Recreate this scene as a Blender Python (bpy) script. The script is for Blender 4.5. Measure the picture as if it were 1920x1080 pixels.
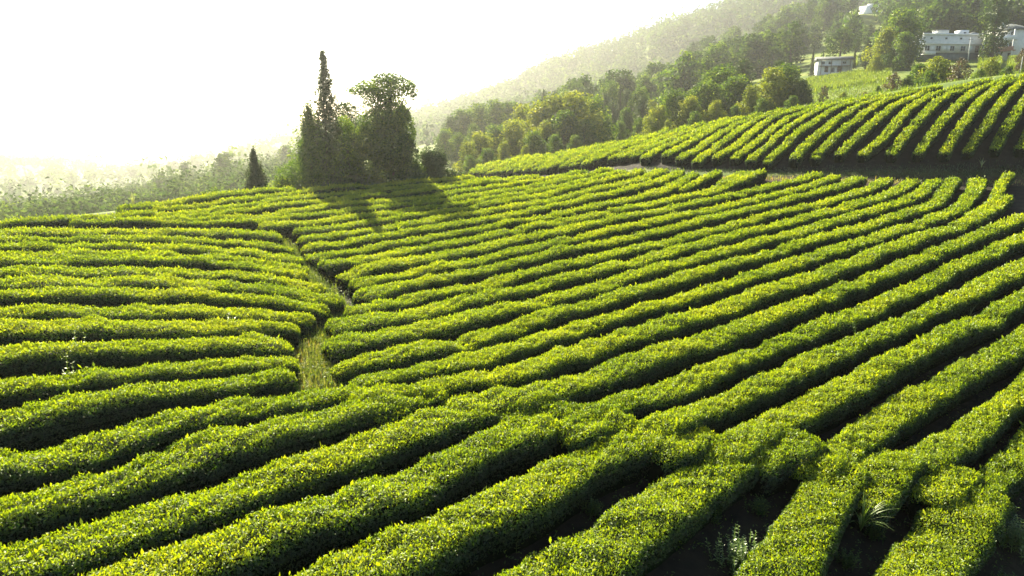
import bpy, math, random
import numpy as np

# ------------------------------------------------------------------ scene, camera, light
scene = bpy.context.scene
for o in list(bpy.data.objects):
    bpy.data.objects.remove(o)
col = scene.collection
rng = np.random.default_rng(7)
random.seed(7)
rad = math.radians

CAM_Z = 7.4
TILT = math.atan(310 / 1280.0)
cam_d = bpy.data.cameras.new('camera')
cam = bpy.data.objects.new('camera', cam_d)
col.objects.link(cam)
cam_d.sensor_width = 36
cam_d.lens = 24
cam_d.clip_start = 0.1
cam_d.clip_end = 9000
cam.location = (0, 0, CAM_Z)
cam.rotation_euler = (math.pi / 2 - TILT, 0, 0)
scene.camera = cam

SUN_AZ, SUN_EL = rad(-22.5), rad(31)
world = bpy.data.worlds.new('World')
scene.world = world
world.use_nodes = True
wn = world.node_tree
sky = wn.nodes.new('ShaderNodeTexSky')
sky.sky_type = 'NISHITA'
sky.sun_disc = False
sky.sun_elevation = SUN_EL
sky.sun_rotation = SUN_AZ
sky.air_density = 1.0
sky.dust_density = 0.5
sky.ozone_density = 1.0
bg = wn.nodes['Background']
bg.inputs['Strength'].default_value = 0.05
wn.links.new(sky.outputs[0], bg.inputs['Color'])

sun_d = bpy.data.lights.new('sun', 'SUN')
sun = bpy.data.objects.new('sun', sun_d)
col.objects.link(sun)
sun_d.energy = 5.0
sun_d.angle = rad(0.55)
sun_d.color = (1.0, 0.91, 0.68)
sun.rotation_euler = (math.pi / 2 - SUN_EL, 0, math.pi - SUN_AZ)
sun.location = (-60, 80, 90)

scene.view_settings.view_transform = 'Standard'
scene.view_settings.look = 'None'
scene.view_settings.gamma = 1
scene.view_settings.exposure = 2.35
try:
    scene.cycles.max_bounces = 5
    scene.cycles.diffuse_bounces = 3
    scene.cycles.glossy_bounces = 1
    scene.cycles.transmission_bounces = 4
    scene.cycles.volume_bounces = 0
    scene.cycles.use_denoising = True
    scene.cycles.sample_clamp_indirect = 6
    scene.cycles.caustics_reflective = False
    scene.cycles.caustics_refractive = False
except Exception:
    pass

# ------------------------------------------------------------------ materials
def new_mat(name):
    m = bpy.data.materials.new(name)
    m.use_nodes = True
    nt = m.node_tree
    for n in list(nt.nodes):
        nt.nodes.remove(n)
    out = nt.nodes.new('ShaderNodeOutputMaterial')
    return m, nt, out

def ramp(nt, stops, fac):
    r = nt.nodes.new('ShaderNodeValToRGB')
    while len(r.color_ramp.elements) < len(stops):
        r.color_ramp.elements.new(0.5)
    for e, (p, c) in zip(r.color_ramp.elements, stops):
        e.position = p
        e.color = (*c, 1)
    nt.links.new(fac, r.inputs[0])
    return r.outputs[0]

def noise(nt, scale, detail=3, coord='Object', rough=0.55):
    tc = nt.nodes.new('ShaderNodeTexCoord')
    n = nt.nodes.new('ShaderNodeTexNoise')
    n.inputs['Scale'].default_value = scale
    n.inputs['Detail'].default_value = detail
    n.inputs['Roughness'].default_value = rough
    nt.links.new(tc.outputs[coord], n.inputs['Vector'])
    return n.outputs[0]

def math_node(nt, op, a, b, clamp=False):
    n = nt.nodes.new('ShaderNodeMath')
    n.operation = op
    n.use_clamp = clamp
    for i, v in enumerate((a, b)):
        if isinstance(v, (int, float)):
            n.inputs[i].default_value = v
        else:
            nt.links.new(v, n.inputs[i])
    return n.outputs[0]

def leaf_mat(name, stops, trans=0.45, tcol=(1.25, 1.2, 0.45), gloss=0.03, rough=0.55, patch=0.0, patch_scale=0.12, coord='Object'):
    """Leaves: the tone of each leaf picks its colour; light also passes through the blade."""
    m, nt, out = new_mat(name)
    at = nt.nodes.new('ShaderNodeAttribute')
    at.attribute_name = 'tone'
    fac = at.outputs['Fac']
    if patch:
        nz = noise(nt, patch_scale, 3, coord)
        fac = math_node(nt, 'ADD', fac, math_node(nt, 'MULTIPLY', math_node(nt, 'SUBTRACT', nz, 0.5), patch), True)
    c = ramp(nt, stops, fac)
    dif = nt.nodes.new('ShaderNodeBsdfDiffuse')
    nt.links.new(c, dif.inputs['Color'])
    tr = nt.nodes.new('ShaderNodeBsdfTranslucent')
    mc = nt.nodes.new('ShaderNodeMix')
    mc.data_type = 'RGBA'
    mc.blend_type = 'MULTIPLY'
    mc.inputs['Factor'].default_value = 1
    nt.links.new(c, mc.inputs['A'])
    mc.inputs['B'].default_value = (*tcol, 1)
    nt.links.new(mc.outputs['Result'], tr.inputs['Color'])
    mx = nt.nodes.new('ShaderNodeMixShader')
    mx.inputs[0].default_value = trans
    nt.links.new(dif.outputs[0], mx.inputs[1])
    nt.links.new(tr.outputs[0], mx.inputs[2])
    gl = nt.nodes.new('ShaderNodeBsdfGlossy')
    gl.inputs['Roughness'].default_value = rough
    gl.inputs['Color'].default_value = (0.9, 0.95, 0.8, 1)
    m2 = nt.nodes.new('ShaderNodeMixShader')
    m2.inputs[0].default_value = gloss
    nt.links.new(mx.outputs[0], m2.inputs[1])
    nt.links.new(gl.outputs[0], m2.inputs[2])
    nt.links.new(m2.outputs[0], out.inputs['Surface'])
    return m

def plain_mat(name, c1, c2, scale=3.0, rough=0.85, detail=4, bump=0.0, coord='Object', spec=0.3):
    m, nt, out = new_mat(name)
    b = nt.nodes.new('ShaderNodeBsdfPrincipled')
    nz = noise(nt, scale, detail, coord)
    nt.links.new(ramp(nt, [(0.3, c1), (0.7, c2)], nz), b.inputs['Base Color'])
    b.inputs['Roughness'].default_value = rough
    b.inputs['Specular IOR Level'].default_value = spec
    if bump:
        bp = nt.nodes.new('ShaderNodeBump')
        bp.inputs['Strength'].default_value = bump
        nt.links.new(noise(nt, scale * 6, 4, coord), bp.inputs['Height'])
        nt.links.new(bp.outputs[0], b.inputs['Normal'])
    nt.links.new(b.outputs[0], out.inputs['Surface'])
    return m

M = {}
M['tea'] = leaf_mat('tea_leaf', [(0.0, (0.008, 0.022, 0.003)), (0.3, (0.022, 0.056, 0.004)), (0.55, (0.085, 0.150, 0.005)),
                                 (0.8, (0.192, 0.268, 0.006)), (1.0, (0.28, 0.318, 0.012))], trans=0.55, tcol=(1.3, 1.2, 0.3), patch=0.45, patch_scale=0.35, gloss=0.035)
M['tea_core'] = plain_mat('tea_inner_leaves_shade', (0.003, 0.006, 0.002), (0.007, 0.015, 0.003), 9, 0.95, spec=0.05)  # inner hull near black, the shade inside the hedge put into its colour
M['broadleaf'] = leaf_mat('broadleaf_leaf', [(0.0, (0.016, 0.042, 0.006)), (0.4, (0.045, 0.095, 0.010)), (0.75, (0.12, 0.185, 0.014)),
                                             (1.0, (0.20, 0.25, 0.02))], trans=0.58, patch=0.35, patch_scale=0.25)
M['yellow_leaf'] = leaf_mat('yellowish_leaf', [(0.0, (0.03, 0.065, 0.006)), (0.45, (0.14, 0.185, 0.010)), (1.0, (0.30, 0.31, 0.02))], trans=0.5, patch=0.3, patch_scale=0.3)
M['conifer'] = leaf_mat('conifer_needles', [(0.0, (0.018, 0.030, 0.010)), (0.5, (0.040, 0.062, 0.016)), (1.0, (0.085, 0.10, 0.025))], trans=0.3, gloss=0.04)
M['dark_leaf'] = leaf_mat('dark_leaf', [(0.0, (0.012, 0.028, 0.008)), (0.5, (0.030, 0.058, 0.012)), (1.0, (0.065, 0.10, 0.018))], trans=0.35, gloss=0.05)
M['red_leaf'] = leaf_mat('reddish_leaf', [(0.0, (0.022, 0.020, 0.012)), (0.5, (0.055, 0.035, 0.020)), (1.0, (0.13, 0.085, 0.035))], trans=0.35, gloss=0.05)
M['far_leaf'] = leaf_mat('far_forest_leaf', [(0.0, (0.012, 0.032, 0.009)), (0.5, (0.036, 0.072, 0.014)), (1.0, (0.11, 0.165, 0.022))], trans=0.5, gloss=0.0, patch=0.4, patch_scale=0.03)
M['grass'] = leaf_mat('grass_blade', [(0.0, (0.05, 0.09, 0.015)), (0.5, (0.14, 0.19, 0.03)), (0.8, (0.26, 0.26, 0.06)), (1.0, (0.34, 0.24, 0.09))], trans=0.45, gloss=0.04, patch=0.5, patch_scale=0.6)
M['pale_weed'] = leaf_mat('pale_weed_leaf', [(0.0, (0.035, 0.075, 0.012)), (0.5, (0.12, 0.19, 0.035)), (1.0, (0.34, 0.37, 0.20))], trans=0.5, gloss=0.06, rough=0.4)
M['crop'] = leaf_mat('corn_leaf', [(0.0, (0.06, 0.10, 0.015)), (0.5, (0.13, 0.19, 0.02)), (1.0, (0.22, 0.26, 0.035))], trans=0.45, gloss=0.03, patch=0.4, patch_scale=0.1)
M['bark'] = plain_mat('bark', (0.045, 0.035, 0.025), (0.11, 0.09, 0.065), 4, 0.95, bump=0.4)
M['white_wall'] = plain_mat('white_plaster', (0.60, 0.61, 0.60), (0.74, 0.74, 0.72), 0.6, 0.8)
M['grey_wall'] = plain_mat('grey_plaster', (0.30, 0.33, 0.33), (0.40, 0.42, 0.41), 0.5, 0.85)
M['pale_wall'] = plain_mat('pale_grey_plaster', (0.50, 0.51, 0.48), (0.64, 0.64, 0.60), 1.4, 0.85)
M['dark_wall'] = plain_mat('dark_masonry', (0.07, 0.09, 0.085), (0.15, 0.17, 0.15), 1.2, 0.9)  # darker masonry for the lowest walls
M['roof'] = plain_mat('grey_roof_tiles', (0.055, 0.065, 0.062), (0.12, 0.13, 0.12), 2.5, 0.8, bump=0.3)
M['pane'] = plain_mat('window_glass', (0.015, 0.022, 0.025), (0.04, 0.055, 0.06), 1.0, 0.15, spec=0.6)
M['shutter'] = plain_mat('pale_shutter', (0.50, 0.53, 0.52), (0.62, 0.64, 0.62), 1.0, 0.6)
M['wood'] = plain_mat('weathered_wood', (0.10, 0.075, 0.05), (0.19, 0.14, 0.09), 3, 0.85)
M['concrete'] = plain_mat('concrete_pole', (0.36, 0.37, 0.35), (0.48, 0.48, 0.46), 2, 0.8)
M['brick'] = plain_mat('reddish_brick', (0.26, 0.13, 0.09), (0.38, 0.22, 0.15), 3, 0.9)

def ground_mat():
    m, nt, out = new_mat('ground')
    b = nt.nodes.new('ShaderNodeBsdfPrincipled')
    b.inputs['Roughness'].default_value = 0.95
    b.inputs['Specular IOR Level'].default_value = 0.1
    tc = nt.nodes.new('ShaderNodeTexCoord')
    def nz(scale, detail):
        n = nt.nodes.new('ShaderNodeTexNoise')
        n.inputs['Scale'].default_value = scale
        n.inputs['Detail'].default_value = detail
        nt.links.new(tc.outputs['Object'], n.inputs['Vector'])
        return n.outputs[0]
    meadow = ramp(nt, [(0.25, (0.045, 0.075, 0.016)), (0.45, (0.085, 0.125, 0.020)), (0.6, (0.13, 0.16, 0.026)), (0.8, (0.17, 0.165, 0.05))], nz(0.09, 6))
    soil_and_shade = ramp(nt, [(0.3, (0.010, 0.009, 0.006)), (0.6, (0.024, 0.020, 0.012)), (0.8, (0.026, 0.030, 0.010))], nz(1.6, 6))
    path = ramp(nt, [(0.3, (0.075, 0.052, 0.028)), (0.55, (0.13, 0.088, 0.048)), (0.75, (0.08, 0.085, 0.025))], nz(0.9, 5))
    def attr(nm):
        a = nt.nodes.new('ShaderNodeAttribute')
        a.attribute_name = nm
        return a.outputs['Fac']
    def mix(a, bb, f):
        x = nt.nodes.new('ShaderNodeMix')
        x.data_type = 'RGBA'
        nt.links.new(f, x.inputs['Factor'])
        nt.links.new(a, x.inputs['A'])
        nt.links.new(bb, x.inputs['B'])
        return x.outputs['Result']
    c = mix(mix(meadow, soil_and_shade, attr('soil_and_shade')), path, attr('trodden'))
    nt.links.new(c, b.inputs['Base Color'])
    bp = nt.nodes.new('ShaderNodeBump')
    bp.inputs['Strength'].default_value = 0.5
    bp.inputs['Distance'].default_value = 0.2
    nt.links.new(nz(2.5, 6), bp.inputs['Height'])
    nt.links.new(bp.outputs[0], b.inputs['Normal'])
    nt.links.new(b.outputs[0], out.inputs['Surface'])
    return m
M['ground'] = ground_mat()
SURVEY_FIELD = """-23.79 27.99 2.84 -23.16 27.21 2.78 -22.27 26.11 2.71 -20.91 24.42 2.59 -19.15 22.24 2.45 -15.44 17.63 2.11 -13.06 14.66 1.82 -11.35 12.52 1.6 -10.01 10.85 1.44 -8.95 9.53 1.32 -8.09 8.45 1.22 -7.38 7.57 1.15 -22.94 29.49 2.78 -22.35 28.69 2.72 -21.5 27.53 2.63 -20.18 25.75 2.5 -18.45 23.4 2.35 -14.69 18.32 2.01 -12.35 15.14 1.72 -10.68 12.86 1.5 -9.38 11.1 1.35 -8.36 9.71 1.23 -7.53 8.59 1.14 -6.86 7.67 1.07 -22.05 31.22 2.75 -21.5 30.4 2.67 -20.7 29.2 2.57 -19.44 27.32 2.42 -17.74 24.79 2.25 -13.94 19.15 1.91 -11.61 15.68 1.62 -9.99 13.25 1.4 -8.73 11.37 1.25 -7.75 9.9 1.14 -6.96 8.73 1.05 -6.32 7.78 0.98 -20.97 33.05 2.74 -20.47 32.21 2.64 -19.73 30.98 2.52 -18.55 29.02 2.34 -16.93 26.33 2.14 -13.12 20.06 1.79 -10.82 16.25 1.51 -9.25 13.65 1.29 -8.05 11.65 1.15 -7.11 10.1 1.04 -6.37 8.88 0.96 -5.77 7.89 0.89 -19.73 35.04 2.74 -19.26 34.17 2.63 -18.59 32.9 2.48 -17.51 30.88 2.27 -16 28.04 2.04 -12.25 21.11 1.66 -9.98 16.88 1.4 -8.47 14.07 1.18 -7.33 11.95 1.04 -6.45 10.31 0.95 -5.76 9.04 0.87 -5.21 8.01 0.8 -18.41 37.45 2.76 -17.96 36.48 2.64 -17.33 35.12 2.48 -16.35 33 2.23 -14.95 30.03 1.95 -11.34 22.37 1.51 -9.09 17.61 1.27 -7.64 14.53 1.07 -6.57 12.26 0.94 -5.76 10.53 0.85 -5.13 9.2 0.77 -4.62 8.13 0.71 -16.96 40.33 2.81 -16.51 39.2 2.68 -15.9 37.67 2.5 -14.98 35.36 2.23 -13.72 32.2 1.89 -10.33 23.81 1.36 -8.14 18.42 1.14 -6.76 15.02 0.96 -5.78 12.58 0.84 -5.04 10.76 0.75 -4.47 9.37 0.67 -4.03 8.26 0.61 -15.07 43.09 2.82 -14.65 41.81 2.68 -14.07 40.06 2.49 -13.21 37.48 2.2 -12.08 34.1 1.83 -9.08 25.14 1.2 -7.06 19.2 1 -5.8 15.48 0.84 -4.93 12.89 0.73 -4.28 10.99 0.64 -3.8 9.54 0.57 -3.41 8.39 0.5 -12.78 45.73 2.82 -12.41 44.33 2.68 -11.89 42.38 2.48 -11.12 39.48 2.17 -10.13 35.79 1.78 -7.6 26.36 1.06 -5.86 19.94 0.86 -4.77 15.92 0.73 -4.03 13.19 0.62 -3.5 11.21 0.54 -3.09 9.72 0.46 -2.77 8.53 0.4 -10.05 47.99 2.82 -9.75 46.5 2.67 -9.33 44.38 2.45 -8.69 41.19 2.14 -7.88 37.14 1.75 -5.91 27.33 0.95 -4.54 20.6 0.72 -3.67 16.33 0.61 -3.09 13.48 0.51 -2.67 11.44 0.42 -2.36 9.9 0.34 -2.12 8.68 0.28 -6.97 49.98 2.83 -6.76 48.41 2.67 -6.46 46.16 2.44 -6 42.7 2.13 -5.41 38.28 1.74 -4.05 28.11 0.87 -3.11 21.2 0.6 -2.5 16.74 0.49 -2.1 13.78 0.39 -1.82 11.68 0.3 -1.6 10.09 0.22 -1.44 8.84 0.15 -3.62 52.03 2.9 -3.51 50.38 2.72 -3.36 48.01 2.48 -3.11 44.32 2.15 -2.79 39.53 1.75 -2.08 28.88 0.82 -1.6 21.81 0.49 -1.28 17.17 0.37 -1.08 14.1 0.27 -0.93 11.93 0.18 -0.82 10.29 0.09 -0.73 9.01 0.02 0 54.08 3.03 0 52.34 2.84 0 49.86 2.58 0 46.02 2.21 0 40.96 1.78 0 29.65 0.8 0 22.44 0.4 0 17.64 0.25 0 14.45 0.15 0 12.2 0.05 0 10.51 -0.04 0 9.19 -0.12 3.87 55.64 3.17 3.74 53.81 2.97 3.57 51.25 2.69 3.31 47.36 2.29 2.97 42.25 1.82 2.18 30.36 0.78 1.68 23.02 0.31 1.35 18.1 0.13 1.13 14.8 0.01 0.97 12.47 -0.09 0.85 10.73 -0.19 0.76 9.38 -0.26 7.73 55.65 3.18 7.49 53.82 2.98 7.15 51.27 2.7 6.65 47.48 2.29 6 42.62 1.78 4.4 30.67 0.72 3.42 23.36 0.22 2.75 18.44 0 2.3 15.11 -0.13 1.98 12.74 -0.24 1.74 10.96 -0.34 1.56 9.58 -0.42 11.41 54.72 3.11 11.06 52.96 2.91 10.58 50.52 2.63 9.87 46.96 2.22 8.97 42.46 1.69 6.62 30.72 0.64 5.17 23.55 0.11 4.19 18.72 -0.13 3.52 15.38 -0.28 3.03 12.99 -0.4 2.67 11.19 -0.5 2.39 9.79 -0.59 15.01 53.92 3.03 14.56 52.24 2.83 13.95 49.93 2.56 13.06 46.58 2.14 11.93 42.33 1.6 8.85 30.8 0.55 6.96 23.77 0 5.68 19 -0.27 4.78 15.67 -0.44 4.13 13.26 -0.57 3.64 11.44 -0.67 3.25 10.01 -0.76 18.78 53.98 2.99 18.24 52.34 2.8 17.49 50.08 2.52 16.39 46.78 2.09 15 42.56 1.54 11.17 31.11 0.47 8.84 24.12 -0.11 7.23 19.35 -0.42 6.1 16 -0.6 5.28 13.55 -0.74 4.65 11.7 -0.85 4.16 10.25 -0.94 22.58 54.08 2.92 21.95 52.49 2.72 21.07 50.28 2.44 19.76 46.98 2.02 18.04 42.66 1.48 13.53 31.39 0.38 10.76 24.47 -0.24 8.83 19.69 -0.56 7.47 16.32 -0.77 6.47 13.86 -0.92 5.72 11.98 -1.04 5.12 10.5 -1.14 26.36 54.07 2.81 25.65 52.54 2.61 24.64 50.37 2.33 23.09 47.03 1.91 21.03 42.59 1.4 15.92 31.63 0.27 12.72 24.8 -0.38 10.48 20.02 -0.72 8.89 16.65 -0.94 7.72 14.17 -1.11 6.83 12.27 -1.24 6.12 10.76 -1.34 30.24 54.27 2.72 29.45 52.77 2.52 28.3 50.61 2.24 26.5 47.21 1.83 24.08 42.67 1.33 18.39 31.96 0.15 14.76 25.17 -0.52 12.19 20.38 -0.88 10.38 17 -1.12 9.04 14.51 -1.31 8 12.57 -1.45 7.17 11.04 -1.56 34.26 54.65 2.68 33.37 53.15 2.47 32.09 50.99 2.18 30.04 47.56 1.77 27.3 42.99 1.27 20.98 32.42 0.05 16.91 25.62 -0.66 14 20.81 -1.04 11.94 17.39 -1.31 10.42 14.86 -1.52 9.23 12.9 -1.67 8.29 11.33 -1.79 38.1 54.68 2.61 37.12 53.2 2.4 35.71 51.06 2.11 33.47 47.69 1.7 30.5 43.22 1.19 23.61 32.83 -0.08 19.09 26.03 -0.81 15.87 21.22 -1.22 13.58 17.79 -1.52 11.86 15.23 -1.74 10.53 13.24 -1.9 9.46 11.64 -2.03 42.01 54.8 2.56 40.94 53.32 2.36 39.4 51.21 2.07 37.01 47.93 1.64 33.87 43.61 1.11 26.36 33.32 -0.2 21.37 26.49 -0.96 17.84 21.69 -1.41 15.3 18.23 -1.73 13.39 15.62 -1.97 11.89 13.59 -2.14 10.7 11.97 -2.28 45.82 54.78 2.51 44.66 53.32 2.31 43.02 51.25 2.02 40.53 48.1 1.58 37.27 43.99 1.01 29.18 33.79 -0.34 23.72 26.94 -1.11 19.9 22.16 -1.61 17.1 18.68 -1.96 14.99 16.03 -2.21 13.33 13.97 -2.4 12 12.31 -2.55"""
SURVEY_TERRACE = """-6.44 94.81 -0.1 -6.47 95.19 -0.05 -6.5 95.65 -0.01 -6.54 96.25 0.03 -6.59 97.05 0.05 -6.66 98.14 0.06 -4.45 91.46 0.25 -4.48 92.15 0.34 -4.52 92.96 0.42 -4.57 94.03 0.48 -4.64 95.46 0.53 -4.73 97.4 0.54 -2.59 88.4 0.52 -2.62 89.37 0.66 -2.65 90.51 0.79 -2.69 92 0.9 -2.75 94.02 0.99 -2.83 96.74 1.04 -0.86 85.38 0.78 -0.87 86.62 0.97 -0.88 88.08 1.14 -0.9 90 1.3 -0.93 92.59 1.43 -0.96 96.09 1.53 0.76 82.35 1.04 0.78 83.86 1.25 0.79 85.65 1.45 0.81 87.98 1.64 0.84 91.15 1.8 0.88 95.41 1.92 2.27 79.33 1.29 2.31 81.1 1.51 2.37 83.2 1.72 2.45 85.95 1.91 2.55 89.68 2.08 2.69 94.71 2.21 3.68 77 1.62 3.77 78.96 1.83 3.88 81.28 2.03 4.02 84.32 2.21 4.21 88.44 2.37 4.47 94 2.49 5.01 74.76 1.95 5.15 76.89 2.15 5.32 79.42 2.34 5.53 82.73 2.51 5.83 87.23 2.65 6.23 93.3 2.77 6.26 72.53 2.27 6.45 74.83 2.47 6.68 77.57 2.66 6.98 81.16 2.84 7.39 86.03 2.99 7.95 92.61 3.12 7.41 70.29 2.58 7.67 72.77 2.79 7.97 75.72 3 8.37 79.59 3.2 8.91 84.84 3.38 9.64 91.94 3.55 7.55 70.02 2.62 7.81 72.52 2.83 8.12 75.5 3.04 8.53 79.4 3.24 9.09 84.7 3.42 9.84 91.86 3.6 10.12 65.83 3.19 10.53 68.56 3.44 11.01 71.8 3.7 11.65 76.05 3.97 12.51 81.82 4.24 13.69 89.62 4.52 12.45 62.32 3.56 13 65.17 3.87 13.65 68.54 4.19 14.51 72.98 4.53 15.68 78.99 4.89 17.27 87.13 5.3 14.8 60.18 3.61 15.45 62.94 4.01 16.22 66.21 4.44 17.24 70.51 4.9 18.62 76.34 5.4 20.5 84.21 5.99 17.29 59.2 3.66 18 61.79 4.15 18.85 64.86 4.67 19.97 68.88 5.24 21.5 74.33 5.86 23.57 81.68 6.59 19.89 58.81 3.71 20.63 61.19 4.28 21.52 64 4.89 22.7 67.67 5.55 24.3 72.64 6.27 26.47 79.34 7.12 22.45 58.42 3.75 23.21 60.58 4.41 24.11 63.14 5.11 25.31 66.46 5.86 26.93 70.95 6.69 29.14 77 7.65 25.02 58.15 3.82 25.78 60.13 4.55 26.69 62.46 5.33 27.9 65.49 6.16 29.54 69.57 7.08 31.76 75.05 8.12 27.67 58.11 3.93 28.45 59.97 4.72 29.39 62.16 5.56 30.62 65 6.45 32.3 68.81 7.43 34.58 73.92 8.55 30.31 58.08 4.03 31.11 59.82 4.89 32.05 61.87 5.8 33.3 64.51 6.76 34.99 68.05 7.81 37.29 72.8 9 32.95 58.04 4.14 33.74 59.67 5.06 34.68 61.57 6.03 35.92 64.02 7.06 37.6 67.29 8.17 39.89 71.67 9.43 35.62 58.06 4.21 36.44 59.64 5.2 37.41 61.48 6.24 38.68 63.85 7.34 40.42 67 8.53 42.78 71.21 9.87 38.3 58.07 4.28 39.13 59.6 5.33 40.12 61.39 6.43 41.43 63.67 7.59 43.21 66.71 8.85 45.63 70.75 10.26 40.97 58.09 4.35 41.81 59.57 5.45 42.82 61.29 6.6 44.15 63.48 7.81 45.96 66.39 9.11 48.42 70.26 10.57 43.64 58.11 4.42 44.5 59.54 5.58 45.52 61.21 6.78 46.88 63.33 8.06 48.72 66.14 9.43 51.21 69.87 10.95 46.31 58.12 4.48 47.19 59.53 5.7 48.24 61.17 6.97 49.63 63.25 8.31 51.52 65.99 9.75 54.08 69.62 11.35 48.98 58.14 4.53 49.88 59.52 5.81 50.96 61.13 7.14 52.37 63.16 8.54 54.3 65.83 10.05 56.91 69.36 11.72"""
FIELD_EDGE = """-23.98 27.7 -23.16 28.87 -22.7 30.11 -21.56 31.98 -20.32 34.16 -18.79 36.45 -18.01 38.5 -16.96 40.33 -15.73 42.15 -13.89 44.7 -11.61 46.75 -9.07 48.72 -6.25 50.39 -3.62 52.03 -2.45 52.89 0 54.08 2.56 55.15 5.2 56.11 6.92 56.07 9.31 54.8 11.83 54.7 14.19 53.99 16.65 53.83 20.51 54.14 24.67 54.07 28.89 54.1 33.4 54.63 37.66 54.65 40.78 54.86 44.05 54.69"""
TERRACE_EDGE = """-6.61 95.08 -4.22 91.06 2.44 78.96 7.55 70.02 11.62 63.04 15.54 59.46 24.13 58.16 32.95 58.04 42.75 58.1 50.77 58.14 58.78 69.19 54.08 69.62 50.25 69.95 47.49 70.42 44.68 70.91 42.78 71.21 39.89 71.67 36.4 73.17 33.66 74.3 30.8 75.43 28.71 77.39 26.47 79.34 23.57 81.68 21.01 83.72 18.16 86.36 14.92 88.86 11.15 91.12 7.12 92.93 3.62 94.34 0 95.75 -4.5 97.31 -6.82 98.2"""
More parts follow.
